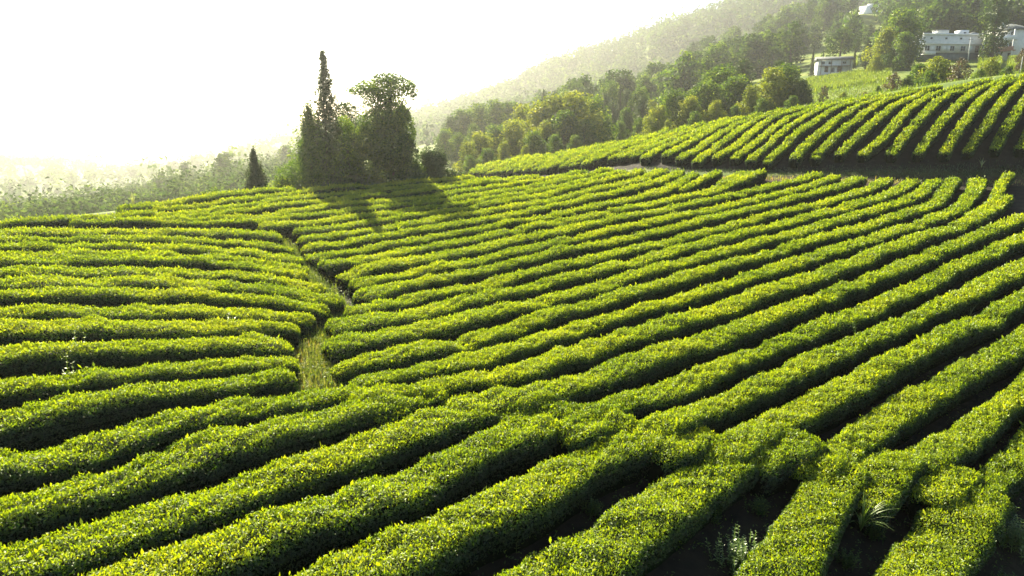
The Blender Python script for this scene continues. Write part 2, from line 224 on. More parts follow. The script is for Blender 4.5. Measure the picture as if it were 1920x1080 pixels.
ROWS = """
top -18.94 33.63 0.5 -18.43 34.8 0.5 -17.87 35.96 0.5 -17.27 37.09 0.5 -16.67 38.23 0.5 -16.04 39.35 0.5 -15.36 40.44 0.5 -14.64 41.5 0.5 -13.89 42.55 0.5
top -17.79 34.45 0.52 -17.16 35.45 0.52 -16.54 36.45 0.52 -15.91 37.45 0.52 -15.3 38.45 0.52 -14.7 39.47 0.52 -14.12 40.49 0.52 -13.54 41.52 0.52 -12.94 42.53 0.52 -12.26 43.49 0.52 -11.5 44.37 0.52 -10.65 45.19 0.52 -9.76 45.96 0.52 -8.86 46.72 0.52 -7.96 47.47 0.52 -7.03 48.21 0.52 -6.09 48.91 0.52 -5.13 49.59 0.52 -4.14 50.24 0.52 -3.15 50.87 0.52
top -17.39 32.78 0.58 -16.71 33.74 0.51 -16.09 34.74 0.44 -15.52 35.77 0.42 -14.95 36.8 0.44 -14.36 37.83 0.47 -13.78 38.85 0.51 -13.19 39.87 0.53 -12.55 40.86 0.56 -11.84 41.8 0.59 -11.06 42.67 0.61 -10.22 43.5 0.64 -9.34 44.28 0.65 -8.44 45.04 0.66 -7.52 45.79 0.65 -6.61 46.53 0.61 -5.72 47.31 0.56 -4.84 48.1 0.49 -3.96 48.88 0.42 -3.06 49.64 0.43 -2.13 50.37 0.46 -1.19 51.07 0.5
top -16.66 32.04 0.4 -16.03 33.06 0.4 -15.39 34.06 0.4 -14.74 35.06 0.4 -14.1 36.07 0.41 -13.46 37.07 0.44 -12.81 38.07 0.46 -12.14 39.05 0.48 -11.42 40 0.53 -10.63 40.89 0.56 -9.78 41.73 0.6 -8.9 42.52 0.62 -7.99 43.3 0.62 -7.08 44.07 0.61 -6.19 44.87 0.59 -5.32 45.68 0.57 -4.46 46.5 0.56 -3.62 47.35 0.55 -2.78 48.2 0.55 -1.93 49.04 0.54 -1.06 49.85 0.54 -0.14 50.61 0.61 0.82 51.31 0.66 1.81 51.98 0.66
top -15.64 32.49 0.4 -14.9 33.37 0.4 -14.14 34.24 0.41 -13.38 35.09 0.47 -12.67 35.98 0.52 -12.02 36.92 0.54 -11.36 37.85 0.57 -10.63 38.73 0.6 -9.82 39.54 0.63 -8.95 40.3 0.66 -8.06 41.02 0.66 -7.16 41.74 0.66 -6.29 42.49 0.66 -5.45 43.28 0.66 -4.63 44.09 0.65 -3.84 44.93 0.62 -3.06 45.77 0.61 -2.27 46.61 0.6 -1.46 47.43 0.59 -0.64 48.25 0.58 0.18 49.05 0.56 1.02 49.84 0.52 1.85 50.63 0.5 2.7 51.42 0.53 3.55 52.19 0.6 4.43 52.94 0.66 5.31 53.68 0.66
top -14.45 32.64 0.45 -13.57 33.38 0.45 -12.72 34.16 0.43 -11.92 35 0.42 -11.15 35.87 0.44 -10.4 36.75 0.51 -9.62 37.6 0.57 -8.76 38.37 0.6 -7.86 39.1 0.59 -6.94 39.81 0.58 -6.04 40.54 0.56 -5.16 41.29 0.55 -4.32 42.09 0.55 -3.52 42.93 0.56 -2.73 43.79 0.58 -1.94 44.64 0.6 -1.14 45.48 0.62 -0.32 46.31 0.63 0.5 47.13 0.63 1.32 47.95 0.62 2.14 48.77 0.61 2.96 49.6 0.6 3.77 50.43 0.58 4.57 51.27 0.57 5.36 52.12 0.55 6.13 52.99 0.53 6.88 53.88 0.52 7.63 54.77 0.51
gully_right -11.97 33.18 0.66 -11.14 33.99 0.65 -10.31 34.82 0.6 -9.49 35.64 0.58 -8.65 36.45 0.59 -7.79 37.23 0.6 -6.9 37.99 0.61 -6.02 38.75 0.61 -5.14 39.51 0.6 -4.27 40.29 0.58 -3.42 41.09 0.56 -2.59 41.9 0.54 -1.77 42.73 0.52 -0.94 43.56 0.52 -0.12 44.38 0.53 0.7 45.2 0.53 1.53 46.03 0.54 2.34 46.86 0.55 3.15 47.7 0.55 3.97 48.54 0.54 4.78 49.37 0.54 5.57 50.22 0.54 6.35 51.09 0.55 7.1 51.98 0.55 7.83 52.89 0.56 8.56 53.8 0.56
gully_right -10.12 32.77 0.55 -9.36 33.65 0.54 -8.56 34.48 0.54 -7.73 35.28 0.53 -6.87 36.07 0.53 -6.02 36.85 0.52 -5.16 37.64 0.51 -4.31 38.43 0.5 -3.47 39.22 0.5 -2.63 40.02 0.5 -1.79 40.83 0.5 -0.96 41.64 0.5 -0.14 42.45 0.5 0.68 43.28 0.5 1.48 44.12 0.51 2.26 44.98 0.51 3.03 45.84 0.5 3.8 46.71 0.48 4.58 47.57 0.45 5.38 48.41 0.41 6.19 49.23 0.4 7.02 50.05 0.4 7.83 50.88 0.4 8.59 51.74 0.43 9.28 52.67 0.51 9.92 53.63 0.6
gully_right -9.48 31.4 0.52 -8.7 32.27 0.54 -7.9 33.11 0.55 -7.08 33.93 0.56 -6.24 34.74 0.57 -5.4 35.54 0.57 -4.55 36.34 0.57 -3.71 37.13 0.57 -2.86 37.93 0.57 -2.02 38.73 0.58 -1.18 39.54 0.58 -0.35 40.36 0.58 0.47 41.18 0.58 1.29 42.01 0.57 2.09 42.85 0.56 2.87 43.71 0.54 3.65 44.58 0.53 4.42 45.45 0.53 5.19 46.31 0.54 5.98 47.17 0.56 6.79 48 0.6 7.63 48.8 0.63 8.48 49.6 0.66 9.3 50.42 0.66 10.03 51.31 0.65 10.67 52.27 0.63 11.24 53.28 0.59 11.79 54.31 0.57
gully_right -8.9 29.98 0.56 -8.12 30.82 0.56 -7.32 31.65 0.55 -6.51 32.47 0.54 -5.69 33.27 0.54 -4.87 34.08 0.54 -4.05 34.88 0.54 -3.23 35.69 0.54 -2.41 36.5 0.54 -1.58 37.3 0.54 -0.76 38.11 0.53 0.06 38.91 0.51 0.88 39.72 0.5 1.71 40.52 0.5 2.53 41.32 0.5 3.35 42.13 0.51 4.14 42.97 0.52 4.91 43.82 0.54 5.69 44.66 0.56 6.5 45.47 0.57 7.33 46.27 0.56 8.17 47.05 0.56 9 47.85 0.57 9.79 48.69 0.57 10.52 49.57 0.57 11.19 50.5 0.56 11.78 51.48 0.55 12.33 52.49 0.53 12.88 53.51 0.52
gully_right -8.33 28.6 0.52 -7.57 29.45 0.51 -6.8 30.28 0.51 -6.02 31.11 0.5 -5.22 31.93 0.49 -4.42 32.73 0.48 -3.61 33.54 0.47 -2.8 34.34 0.46 -1.99 35.13 0.45 -1.16 35.92 0.45 -0.33 36.7 0.46 0.5 37.47 0.47 1.33 38.26 0.5 2.16 39.04 0.52 2.99 39.82 0.54 3.81 40.6 0.55 4.63 41.4 0.56 5.44 42.2 0.56 6.27 42.98 0.54 7.11 43.74 0.54 7.97 44.49 0.56 8.8 45.27 0.61 9.57 46.1 0.66 10.29 46.98 0.66 10.97 47.9 0.66 11.62 48.83 0.65 12.23 49.79 0.62 12.81 50.77 0.55 13.37 51.76 0.5 13.93 52.75 0.49
gully_right -7.46 27.43 0.63 -6.75 28.32 0.61 -6.01 29.18 0.59 -5.24 30.02 0.58 -4.45 30.84 0.56 -3.65 31.65 0.56 -2.83 32.44 0.56 -1.99 33.21 0.57 -1.15 33.98 0.58 -0.32 34.75 0.58 0.51 35.54 0.59 1.33 36.32 0.6 2.17 37.09 0.61 3.02 37.85 0.61 3.87 38.6 0.61 4.73 39.36 0.6 5.58 40.11 0.59 6.42 40.87 0.58 7.27 41.63 0.59 8.13 42.38 0.6 9.01 43.1 0.63 9.91 43.8 0.64 10.82 44.48 0.64 11.72 45.18 0.65 12.58 45.92 0.66 13.4 46.7 0.66 14.18 47.53 0.66 14.94 48.38 0.66 15.67 49.25 0.66 16.39 50.13 0.66 17.1 51.03 0.66 17.79 51.93 0.66 18.47 52.84 0.66
gully_right -6.45 26.36 0.54 -5.71 27.24 0.56 -4.94 28.1 0.58 -4.15 28.94 0.61 -3.35 29.76 0.63 -2.54 30.58 0.64 -1.71 31.39 0.64 -0.88 32.18 0.63 -0.03 32.95 0.62 0.82 33.73 0.61 1.66 34.52 0.59 2.49 35.32 0.58 3.31 36.12 0.56 4.15 36.91 0.54 5 37.69 0.53 5.87 38.45 0.54 6.75 39.19 0.55 7.64 39.93 0.55 8.52 40.66 0.55 9.4 41.41 0.55 10.29 42.14 0.53 11.19 42.85 0.51 12.1 43.56 0.5 13.01 44.27 0.49 13.92 44.97 0.5 14.84 45.66 0.53 15.77 46.35 0.54 16.69 47.04 0.54 17.59 47.76 0.53 18.47 48.5 0.52 19.34 49.26 0.51 20.18 50.04 0.52 21.02 50.83 0.54 21.83 51.64 0.55 22.65 52.46 0.56 23.45 53.28 0.57
gully_right -5.64 25.16 0.55 -4.89 26.01 0.54 -4.11 26.84 0.53 -3.31 27.65 0.53 -2.51 28.45 0.54 -1.71 29.26 0.55 -0.91 30.08 0.56 -0.11 30.89 0.57 0.7 31.69 0.57 1.51 32.49 0.58 2.34 33.27 0.57 3.19 34.02 0.56 4.05 34.77 0.55 4.9 35.52 0.53 5.74 36.29 0.52 6.59 37.05 0.53 7.44 37.8 0.55 8.31 38.54 0.58 9.18 39.28 0.61 10.04 40.02 0.62 10.91 40.75 0.63 11.8 41.46 0.64 12.7 42.16 0.64 13.59 42.87 0.64 14.47 43.58 0.63 15.36 44.3 0.61 16.25 45 0.59 17.15 45.7 0.58 18.04 46.41 0.57 18.92 47.13 0.56 19.79 47.87 0.55 20.64 48.62 0.53 21.46 49.41 0.52 22.27 50.21 0.5 23.07 51.02 0.5 23.87 51.83 0.49 24.67 52.64 0.48
gully_right -5.06 23.52 0.66 -4.34 24.42 0.64 -3.58 25.3 0.61 -2.79 26.15 0.59 -1.99 26.98 0.58 -1.18 27.81 0.56 -0.37 28.64 0.55 0.44 29.47 0.53 1.27 30.28 0.52 2.11 31.08 0.52 2.96 31.87 0.51 3.83 32.63 0.52 4.71 33.38 0.53 5.6 34.12 0.56 6.49 34.87 0.58 7.37 35.62 0.59 8.25 36.37 0.59 9.12 37.14 0.58 9.99 37.91 0.56 10.85 38.68 0.56 11.73 39.44 0.58 12.6 40.2 0.59 13.48 40.96 0.6 14.36 41.71 0.59 15.26 42.45 0.58 16.16 43.18 0.56 17.06 43.9 0.55 17.96 44.63 0.53 18.86 45.36 0.52 19.75 46.1 0.5 20.64 46.84 0.5 21.53 47.59 0.5 22.4 48.36 0.51 23.25 49.14 0.54 24.07 49.96 0.58 24.85 50.82 0.64 25.6 51.7 0.66 26.34 52.59 0.66
gully_right -5.05 21.6 0.57 -4.26 22.42 0.55 -3.5 23.27 0.52 -2.74 24.13 0.51 -1.97 24.98 0.52 -1.19 25.82 0.53 -0.41 26.65 0.54 0.4 27.46 0.55 1.23 28.24 0.55 2.08 29.01 0.55 2.93 29.78 0.55 3.77 30.55 0.55 4.62 31.32 0.56 5.47 32.08 0.57 6.34 32.83 0.58 7.21 33.57 0.59 8.07 34.32 0.59 8.94 35.07 0.59 9.79 35.83 0.59 10.64 36.59 0.59 11.5 37.35 0.58 12.36 38.1 0.57 13.22 38.85 0.55 14.08 39.61 0.53 14.95 40.36 0.52 15.82 41.1 0.52 16.71 41.81 0.53 17.61 42.52 0.54 18.52 43.22 0.54 19.42 43.93 0.55 20.31 44.64 0.56 21.19 45.37 0.58 22.07 46.1 0.59 22.94 46.84 0.6 23.81 47.59 0.61 24.67 48.34 0.61 25.5 49.13 0.61 26.29 49.95 0.6 27.05 50.81 0.62 27.78 51.68 0.64 28.51 52.56 0.65
gully_right -5.14 19.76 0.66 -4.26 20.46 0.65 -3.44 21.24 0.63 -2.68 22.08 0.61 -1.93 22.94 0.59 -1.17 23.78 0.57 -0.38 24.6 0.56 0.42 25.4 0.55 1.24 26.19 0.55 2.07 26.97 0.54 2.91 27.73 0.55 3.76 28.5 0.57 4.59 29.27 0.58 5.41 30.05 0.6 6.24 30.84 0.6 7.08 31.61 0.6 7.92 32.36 0.6 8.79 33.1 0.6 9.66 33.84 0.59 10.52 34.57 0.59 11.39 35.31 0.58 12.26 36.05 0.57 13.13 36.78 0.56 13.99 37.52 0.56 14.87 38.25 0.56 15.74 38.97 0.57 16.62 39.69 0.59 17.51 40.41 0.6 18.39 41.12 0.61 19.28 41.83 0.62 20.18 42.53 0.63 21.08 43.23 0.64 21.98 43.93 0.65 22.87 44.63 0.64 23.74 45.37 0.63 24.59 46.12 0.62 25.42 46.89 0.62 26.24 47.68 0.62 27.05 48.48 0.63 27.84 49.3 0.64 28.61 50.13 0.63 29.38 50.97 0.63 30.14 51.82 0.63
gully_right -4.81 18.06 0.66 -3.93 18.77 0.62 -3.09 19.54 0.59 -2.31 20.37 0.56 -1.57 21.24 0.55 -0.83 22.1 0.55 -0.04 22.93 0.56 0.77 23.74 0.55 1.58 24.54 0.54 2.41 25.33 0.54 3.24 26.11 0.54 4.07 26.89 0.54 4.9 27.68 0.54 5.72 28.47 0.53 6.55 29.25 0.52 7.4 30.02 0.52 8.26 30.77 0.53 9.14 31.5 0.53 10.02 32.23 0.53 10.89 32.97 0.52 11.76 33.71 0.51 12.63 34.45 0.5 13.5 35.19 0.51 14.37 35.94 0.52 15.24 36.67 0.54 16.12 37.4 0.55 17.01 38.12 0.57 17.9 38.83 0.57 18.79 39.55 0.57 19.69 40.26 0.56 20.58 40.96 0.55 21.48 41.67 0.54 22.38 42.38 0.52 23.27 43.09 0.51 24.15 43.82 0.51 25.02 44.56 0.52 25.87 45.32 0.54 26.7 46.11 0.55 27.51 46.91 0.54 28.28 47.75 0.53 29.04 48.6 0.51 29.77 49.48 0.49 30.49 50.37 0.53 31.21 51.26 0.59 31.92 52.15 0.61
gully_right -4.21 16.67 0.55 -3.36 17.4 0.54 -2.54 18.16 0.54 -1.75 18.96 0.54 -1 19.8 0.54 -0.26 20.65 0.54 0.48 21.49 0.53 1.23 22.33 0.51 2.01 23.15 0.51 2.81 23.94 0.53 3.63 24.71 0.54 4.46 25.47 0.55 5.29 26.23 0.56 6.12 26.98 0.56 6.96 27.73 0.55 7.81 28.47 0.53 8.67 29.2 0.5 9.53 29.92 0.48 10.39 30.65 0.47 11.25 31.38 0.48 12.11 32.11 0.49 12.95 32.85 0.51 13.79 33.6 0.53 14.63 34.35 0.54 15.48 35.09 0.56 16.34 35.81 0.57 17.21 36.53 0.58 18.09 37.24 0.59 18.97 37.93 0.59 19.86 38.62 0.59 20.75 39.31 0.59 21.64 40 0.59 22.52 40.7 0.58 23.41 41.4 0.58 24.28 42.1 0.58 25.16 42.81 0.58 26.02 43.54 0.57 26.85 44.29 0.57 27.66 45.07 0.56 28.44 45.89 0.55 29.18 46.74 0.56 29.88 47.61 0.58 30.58 48.5 0.59 31.26 49.39 0.6 31.94 50.29 0.59 32.62 51.19 0.6 33.3 52.08 0.59 33.97 52.98 0.59
gully_right -3.54 15.64 0.42 -2.64 16.33 0.45 -1.78 17.08 0.47 -0.99 17.89 0.5 -0.23 18.75 0.51 0.53 19.6 0.51 1.29 20.45 0.51 2.07 21.29 0.51 2.86 22.1 0.5 3.7 22.88 0.49 4.55 23.63 0.47 5.41 24.38 0.46 6.26 25.14 0.45 7.12 25.9 0.46 7.98 26.65 0.48 8.84 27.4 0.5 9.71 28.14 0.53 10.58 28.88 0.56 11.45 29.62 0.58 12.33 30.35 0.6 13.2 31.09 0.61 14.05 31.84 0.61 14.91 32.6 0.6 15.76 33.36 0.6 16.63 34.1 0.59 17.49 34.85 0.59 18.37 35.58 0.58 19.25 36.31 0.57 20.14 37.02 0.57 21.04 37.72 0.57 21.94 38.42 0.58 22.85 39.12 0.58 23.76 39.81 0.58 24.67 40.49 0.59 25.58 41.19 0.6 26.47 41.9 0.6 27.33 42.64 0.6 28.17 43.42 0.59 28.97 44.23 0.58 29.75 45.07 0.58 30.49 45.93 0.58 31.21 46.81 0.59 31.92 47.71 0.6 32.61 48.62 0.6 33.31 49.52 0.61 33.99 50.44 0.63 34.68 51.35 0.66 35.36 52.26 0.66 36.05 53.17 0.66
gully_right -3.34 14.7 0.41 -2.34 15.22 0.4 -1.39 15.83 0.43 -0.53 16.55 0.5 0.25 17.36 0.55 1.01 18.21 0.57 1.79 19.04 0.56 2.6 19.83 0.57 3.44 20.59 0.6 4.29 21.34 0.62 5.14 22.1 0.61 5.99 22.85 0.6 6.84 23.61 0.6 7.69 24.36 0.61 8.55 25.11 0.62 9.4 25.86 0.62 10.25 26.61 0.61 11.11 27.36 0.6 11.97 28.1 0.59 12.83 28.84 0.58 13.7 29.57 0.58 14.57 30.3 0.59 15.44 31.03 0.6 16.31 31.77 0.61 17.17 32.51 0.6 18.02 33.26 0.6 18.87 34.01 0.59 19.73 34.75 0.59 20.6 35.48 0.59 21.49 36.19 0.6 22.4 36.87 0.6 23.32 37.54 0.61 24.24 38.21 0.61 25.14 38.89 0.61 26.04 39.59 0.6 26.92 40.31 0.61 27.78 41.05 0.63 28.62 41.82 0.66 29.45 42.6 0.66 30.25 43.39 0.66 31.04 44.21 0.66 31.81 45.04 0.66 32.58 45.88 0.66 33.35 46.72 0.66 34.11 47.56 0.66
gully_right -1.17 14.83 0.66 -0.19 15.38 0.63 0.73 16.02 0.52 1.58 16.76 0.57 2.38 17.55 0.61 3.18 18.34 0.62 4.01 19.11 0.59 4.86 19.85 0.58 5.72 20.58 0.6 6.56 21.34 0.62 7.39 22.1 0.61 8.23 22.86 0.59 9.08 23.61 0.57 9.93 24.35 0.56 10.8 25.08 0.57 11.66 25.81 0.59 12.52 26.55 0.61 13.37 27.3 0.62 14.22 28.04 0.61 15.08 28.77 0.6 15.95 29.5 0.59 16.82 30.22 0.59 17.68 30.95 0.59 18.54 31.69 0.6 19.39 32.43 0.6 20.24 33.18 0.61 21.11 33.91 0.61 21.98 34.62 0.6 22.87 35.32 0.59 23.77 36 0.57 24.67 36.68 0.56 25.57 37.37 0.56 26.46 38.07 0.56 27.35 38.78 0.57 28.23 39.48 0.58 29.12 40.18 0.59 30.01 40.87 0.6 30.91 41.56 0.61 31.81 42.24 0.62
gully_right 1.23 14.81 0.54 2.14 15.47 0.52 3.01 16.18 0.52 3.84 16.94 0.55 4.65 17.72 0.56 5.46 18.5 0.53 6.29 19.26 0.49 7.14 19.99 0.46 8 20.72 0.48 8.84 21.47 0.51 9.68 22.21 0.53 10.53 22.95 0.54 11.39 23.68 0.56 12.26 24.4 0.57 13.14 25.1 0.58 14.02 25.8 0.59 14.88 26.53 0.59 15.73 27.26 0.59 16.58 28.01 0.59 17.42 28.75 0.58 18.27 29.48 0.58 19.13 30.22 0.58 19.99 30.94 0.58 20.85 31.67 0.58 21.72 32.38 0.58 22.59 33.1 0.59 23.46 33.81 0.58 24.34 34.52 0.58 25.21 35.23 0.57 26.09 35.93 0.57 26.97 36.64 0.57 27.85 37.33 0.57 28.75 38.02 0.59 29.64 38.7 0.62 30.54 39.38 0.64 31.44 40.05 0.66 32.35 40.72 0.66 33.25 41.4 0.66 34.15 42.07 0.66 35.05 42.75 0.66 35.95 43.42 0.66 36.85 44.1 0.66 37.75 44.77 0.66 38.65 45.45 0.66 39.55 46.12 0.66 40.46 46.8 0.66
gully_right 2.93 14.49 0.53 3.82 15.2 0.51 4.68 15.94 0.49 5.52 16.71 0.51 6.34 17.5 0.51 7.16 18.28 0.52 8.01 19.04 0.53 8.88 19.77 0.54 9.76 20.5 0.54 10.64 21.23 0.55 11.51 21.96 0.55 12.39 22.69 0.54 13.26 23.42 0.51 14.14 24.14 0.49 15.01 24.88 0.47 15.89 25.61 0.49 16.77 26.33 0.52 17.65 27.04 0.56 18.55 27.75 0.61 19.44 28.45 0.64 20.34 29.16 0.66 21.24 29.86 0.66 22.13 30.57 0.66 23.02 31.28 0.66 23.91 31.99 0.66 24.79 32.71 0.66 25.68 33.42 0.66 26.57 34.13 0.66 27.48 34.82 0.66 28.38 35.51 0.66 29.3 36.2 0.66 30.21 36.88 0.66 31.12 37.56 0.66 32.03 38.25 0.66 32.94 38.93 0.66 33.85 39.62 0.66 34.76 40.3 0.66 35.67 40.99 0.66 36.58 41.67 0.66 37.49 42.35 0.66 38.4 43.04 0.66
gully_right 4.87 14.34 0.64 5.71 15.09 0.6 6.55 15.85 0.54 7.39 16.61 0.56 8.23 17.38 0.57 9.08 18.12 0.57 9.94 18.86 0.56 10.8 19.59 0.54 11.66 20.33 0.52 12.52 21.06 0.51 13.39 21.79 0.52 14.26 22.52 0.54 15.12 23.24 0.56 16.01 23.96 0.57 16.9 24.64 0.58 17.82 25.32 0.57 18.73 25.99 0.55 19.63 26.67 0.54 20.53 27.36 0.53 21.43 28.05 0.53 22.32 28.75 0.54 23.22 29.44 0.59 24.11 30.13 0.66 25.01 30.82 0.66 25.91 31.51 0.66 26.81 32.2 0.66 27.71 32.88 0.66 28.61 33.57 0.66 29.51 34.26 0.66 30.41 34.95 0.66 31.31 35.64 0.66 32.21 36.32 0.66 33.11 37.01 0.66 34.01 37.7 0.66 34.91 38.39 0.66
gully_right 6.71 14.24 0.66 7.59 14.99 0.66 8.48 15.74 0.61 9.37 16.48 0.55 10.26 17.22 0.57 11.14 17.97 0.59 12.03 18.71 0.62 12.93 19.45 0.65 13.83 20.18 0.66 14.73 20.9 0.66 15.64 21.62 0.66 16.55 22.33 0.66 17.46 23.05 0.66 18.37 23.76 0.66 19.29 24.47 0.66 20.21 25.18 0.66 21.13 25.87 0.66 22.06 26.57 0.66 22.99 27.26 0.66 23.91 27.96 0.66 24.84 28.65 0.66 25.77 29.35 0.66 26.69 30.04 0.66 27.62 30.74 0.66 28.55 31.43 0.66 29.47 32.12 0.66 30.4 32.82 0.66 31.33 33.51 0.66
gully_right 8.76 14.49 0.54 9.72 15.13 0.54 10.67 15.79 0.53 11.6 16.48 0.55 12.51 17.19 0.54 13.4 17.92 0.52 14.3 18.65 0.5 15.19 19.39 0.48 16.09 20.12 0.48 16.99 20.84 0.53 17.89 21.56 0.66 18.8 22.27 0.66 19.71 22.98 0.66 20.62 23.7 0.66 21.53 24.41 0.66 22.44 25.12 0.66 23.35 25.83 0.66 24.26 26.54 0.66 25.17 27.26 0.66 26.09 27.97 0.66 27 28.68 0.66 27.91 29.39 0.66
gully_right 10.09 13.77 0.52 11.04 14.53 0.52 11.98 15.29 0.52 12.9 16.06 0.52 13.82 16.85 0.52 14.74 17.64 0.52 15.65 18.44 0.52 16.56 19.23 0.52 17.48 20.02 0.52 18.39 20.82 0.52 19.3 21.61 0.52 20.22 22.41 0.52 21.13 23.2 0.52 22.04 23.99 0.52 22.96 24.79 0.52
top -25.01 22.91 0.5 -24.26 23.92 0.5 -23.51 24.94 0.5 -22.77 25.96 0.5 -22.07 27 0.5 -21.39 28.07 0.5 -20.7 29.12 0.5 -19.94 30.13 0.5 -19.13 31.09 0.5 -18.29 32.03 0.5 -17.45 32.97 0.5
left -19.08 29.97 0.45 -17.94 30.83 0.45 -16.75 31.62 0.45 -15.51 32.34 0.45 -14.24 33 0.45 -12.95 33.62 0.45
left -25.21 21.77 0.66 -24.29 22.62 0.66 -23.37 23.47 0.66 -22.46 24.32 0.66 -21.54 25.17 0.66 -20.64 26.04 0.66 -19.74 26.91 0.66 -18.83 27.75 0.66 -17.87 28.55 0.66 -16.88 29.31 0.66 -15.86 30.01 0.66 -14.78 30.62 0.66 -13.63 31.08 0.66 -12.43 31.35 0.66 -11.19 31.48 0.66
left -24.51 20.81 0.45 -23.55 21.61 0.45 -22.59 22.4 0.46 -21.63 23.2 0.47 -20.67 24 0.49 -19.72 24.8 0.49 -18.77 25.6 0.48 -17.81 26.4 0.47 -16.83 27.17 0.48 -15.81 27.88 0.5 -14.74 28.49 0.52 -13.61 29 0.51 -12.43 29.32 0.47 -11.22 29.41 0.47 -9.99 29.33 0.51
left -23.84 19.93 0.46 -22.87 20.72 0.46 -21.91 21.51 0.46 -20.94 22.3 0.46 -19.98 23.09 0.48 -19.01 23.87 0.5 -18.04 24.65 0.51 -17.06 25.42 0.51 -16.06 26.16 0.53 -15.02 26.83 0.53 -13.91 27.39 0.54 -12.75 27.81 0.55 -11.56 28.02 0.56 -10.34 27.98 0.58 -9.12 27.76 0.62
left -23.03 18.87 0.56 -22.09 19.65 0.56 -21.14 20.43 0.53 -20.2 21.21 0.48 -19.26 21.99 0.45 -18.32 22.78 0.48 -17.39 23.57 0.52 -16.43 24.33 0.55 -15.42 25.01 0.54 -14.37 25.63 0.53 -13.27 26.16 0.52 -12.13 26.53 0.5 -10.94 26.66 0.47 -9.75 26.57 0.44 -8.55 26.34 0.43
left -22.12 17.68 0.54 -21.22 18.46 0.54 -20.31 19.23 0.53 -19.41 20 0.56 -18.5 20.78 0.58 -17.61 21.56 0.57 -16.72 22.34 0.55 -15.81 23.09 0.53 -14.83 23.76 0.52 -13.81 24.37 0.52 -12.76 24.9 0.5 -11.66 25.28 0.46 -10.51 25.44 0.41 -9.34 25.39 0.4 -8.17 25.22 0.41
left -21.31 16.61 0.58 -20.39 17.38 0.59 -19.47 18.14 0.61 -18.56 18.91 0.64 -17.64 19.67 0.64 -16.73 20.43 0.62 -15.8 21.18 0.62 -14.85 21.9 0.64 -13.87 22.57 0.66 -12.84 23.17 0.66 -11.76 23.66 0.63 -10.65 24.01 0.55 -9.49 24.14 0.49 -8.33 24.04 0.54 -7.17 23.79 0.63
left -20.53 15.58 0.59 -19.59 16.32 0.59 -18.66 17.06 0.58 -17.72 17.8 0.55 -16.78 18.53 0.54 -15.85 19.27 0.58 -14.91 20 0.63 -13.94 20.69 0.65 -12.93 21.31 0.65 -11.86 21.83 0.66 -10.76 22.25 0.66 -9.62 22.55 0.61 -8.46 22.65 0.53 -7.3 22.52 0.49 -6.15 22.26 0.49
left -19.68 14.46 0.54 -18.74 15.2 0.54 -17.8 15.94 0.55 -16.87 16.68 0.58 -15.93 17.42 0.61 -14.99 18.16 0.59 -14.04 18.88 0.57 -13.06 19.54 0.57 -12.01 20.1 0.57 -10.92 20.57 0.54 -9.8 20.96 0.51 -8.65 21.21 0.49 -7.48 21.25 0.45 -6.31 21.13 0.43
left -18.81 13.31 0.64 -17.86 14.05 0.65 -16.92 14.79 0.66 -15.97 15.53 0.66 -15.02 16.26 0.65 -14.07 16.99 0.61 -13.09 17.69 0.59 -12.09 18.34 0.58 -11.05 18.91 0.61 -9.95 19.38 0.62 -8.82 19.73 0.59 -7.66 19.92 0.54 -6.48 19.95 0.53
left -17.9 12.11 0.64 -16.93 12.84 0.64 -15.97 13.57 0.63 -15.01 14.3 0.62 -14.04 15.03 0.66 -13.07 15.74 0.66 -12.07 16.43 0.66 -11.04 17.04 0.66 -9.96 17.57 0.66 -8.84 18.03 0.59 -7.7 18.42 0.46 -6.55 18.76 0.4
left -16.8 10.66 0.66 -15.81 11.44 0.66 -14.83 12.22 0.66 -13.85 13 0.66 -12.86 13.77 0.63 -11.86 14.52 0.58 -10.82 15.23 0.55 -9.75 15.87 0.55 -8.64 16.45 0.54 -7.52 17.01 0.57 -6.39 17.55 0.6
left -15.46 8.92 0.66 -14.55 9.74 0.66 -13.63 10.55 0.66 -12.72 11.36 0.65 -11.8 12.17 0.61 -10.88 12.97 0.58 -9.95 13.76 0.54 -9 14.52 0.47 -8 15.23 0.42 -6.96 15.84 0.42 -5.86 16.36 0.47
left -13.54 6.69 0.66 -12.74 7.73 0.64 -11.93 8.77 0.6 -11.12 9.8 0.6 -10.31 10.83 0.58 -9.48 11.85 0.53 -8.61 12.83 0.49 -7.68 13.75 0.51 -6.67 14.56 0.5 -5.58 15.26 0.41
left -12.19 4.98 0.66 -11.45 6.07 0.66 -10.71 7.16 0.66 -9.97 8.25 0.66 -9.22 9.33 0.66 -8.45 10.4 0.66 -7.68 11.45 0.66 -6.88 12.48 0.58 -5.97 13.41 0.57 -4.95 14.22 0.49 -3.86 14.96 0.48
front -11.46 3.78 0.55 -10.75 4.74 0.55 -10.05 5.7 0.55 -9.34 6.66 0.55 -8.63 7.62 0.55 -7.91 8.57 0.55 -7.19 9.51 0.54 -6.48 10.46 0.57 -5.77 11.41 0.66 -5.02 12.32 0.61 -4.2 13.19 0.56 -3.34 14.01 0.53 -2.45 14.81 0.53
front -8.38 5.86 0.57 -7.56 6.85 0.57 -6.75 7.84 0.57 -5.92 8.83 0.56 -5.1 9.81 0.59 -4.3 10.81 0.6 -3.5 11.82 0.61 -2.68 12.8 0.57 -1.82 13.76 0.64 -0.93 14.69 0.66
front -6.83 5.96 0.65 -5.96 6.88 0.65 -5.09 7.8 0.65 -4.23 8.72 0.51 -3.38 9.66 0.53 -2.54 10.61 0.57 -1.73 11.58 0.61 -0.93 12.55 0.58 -0.09 13.5 0.61 0.77 14.42 0.6
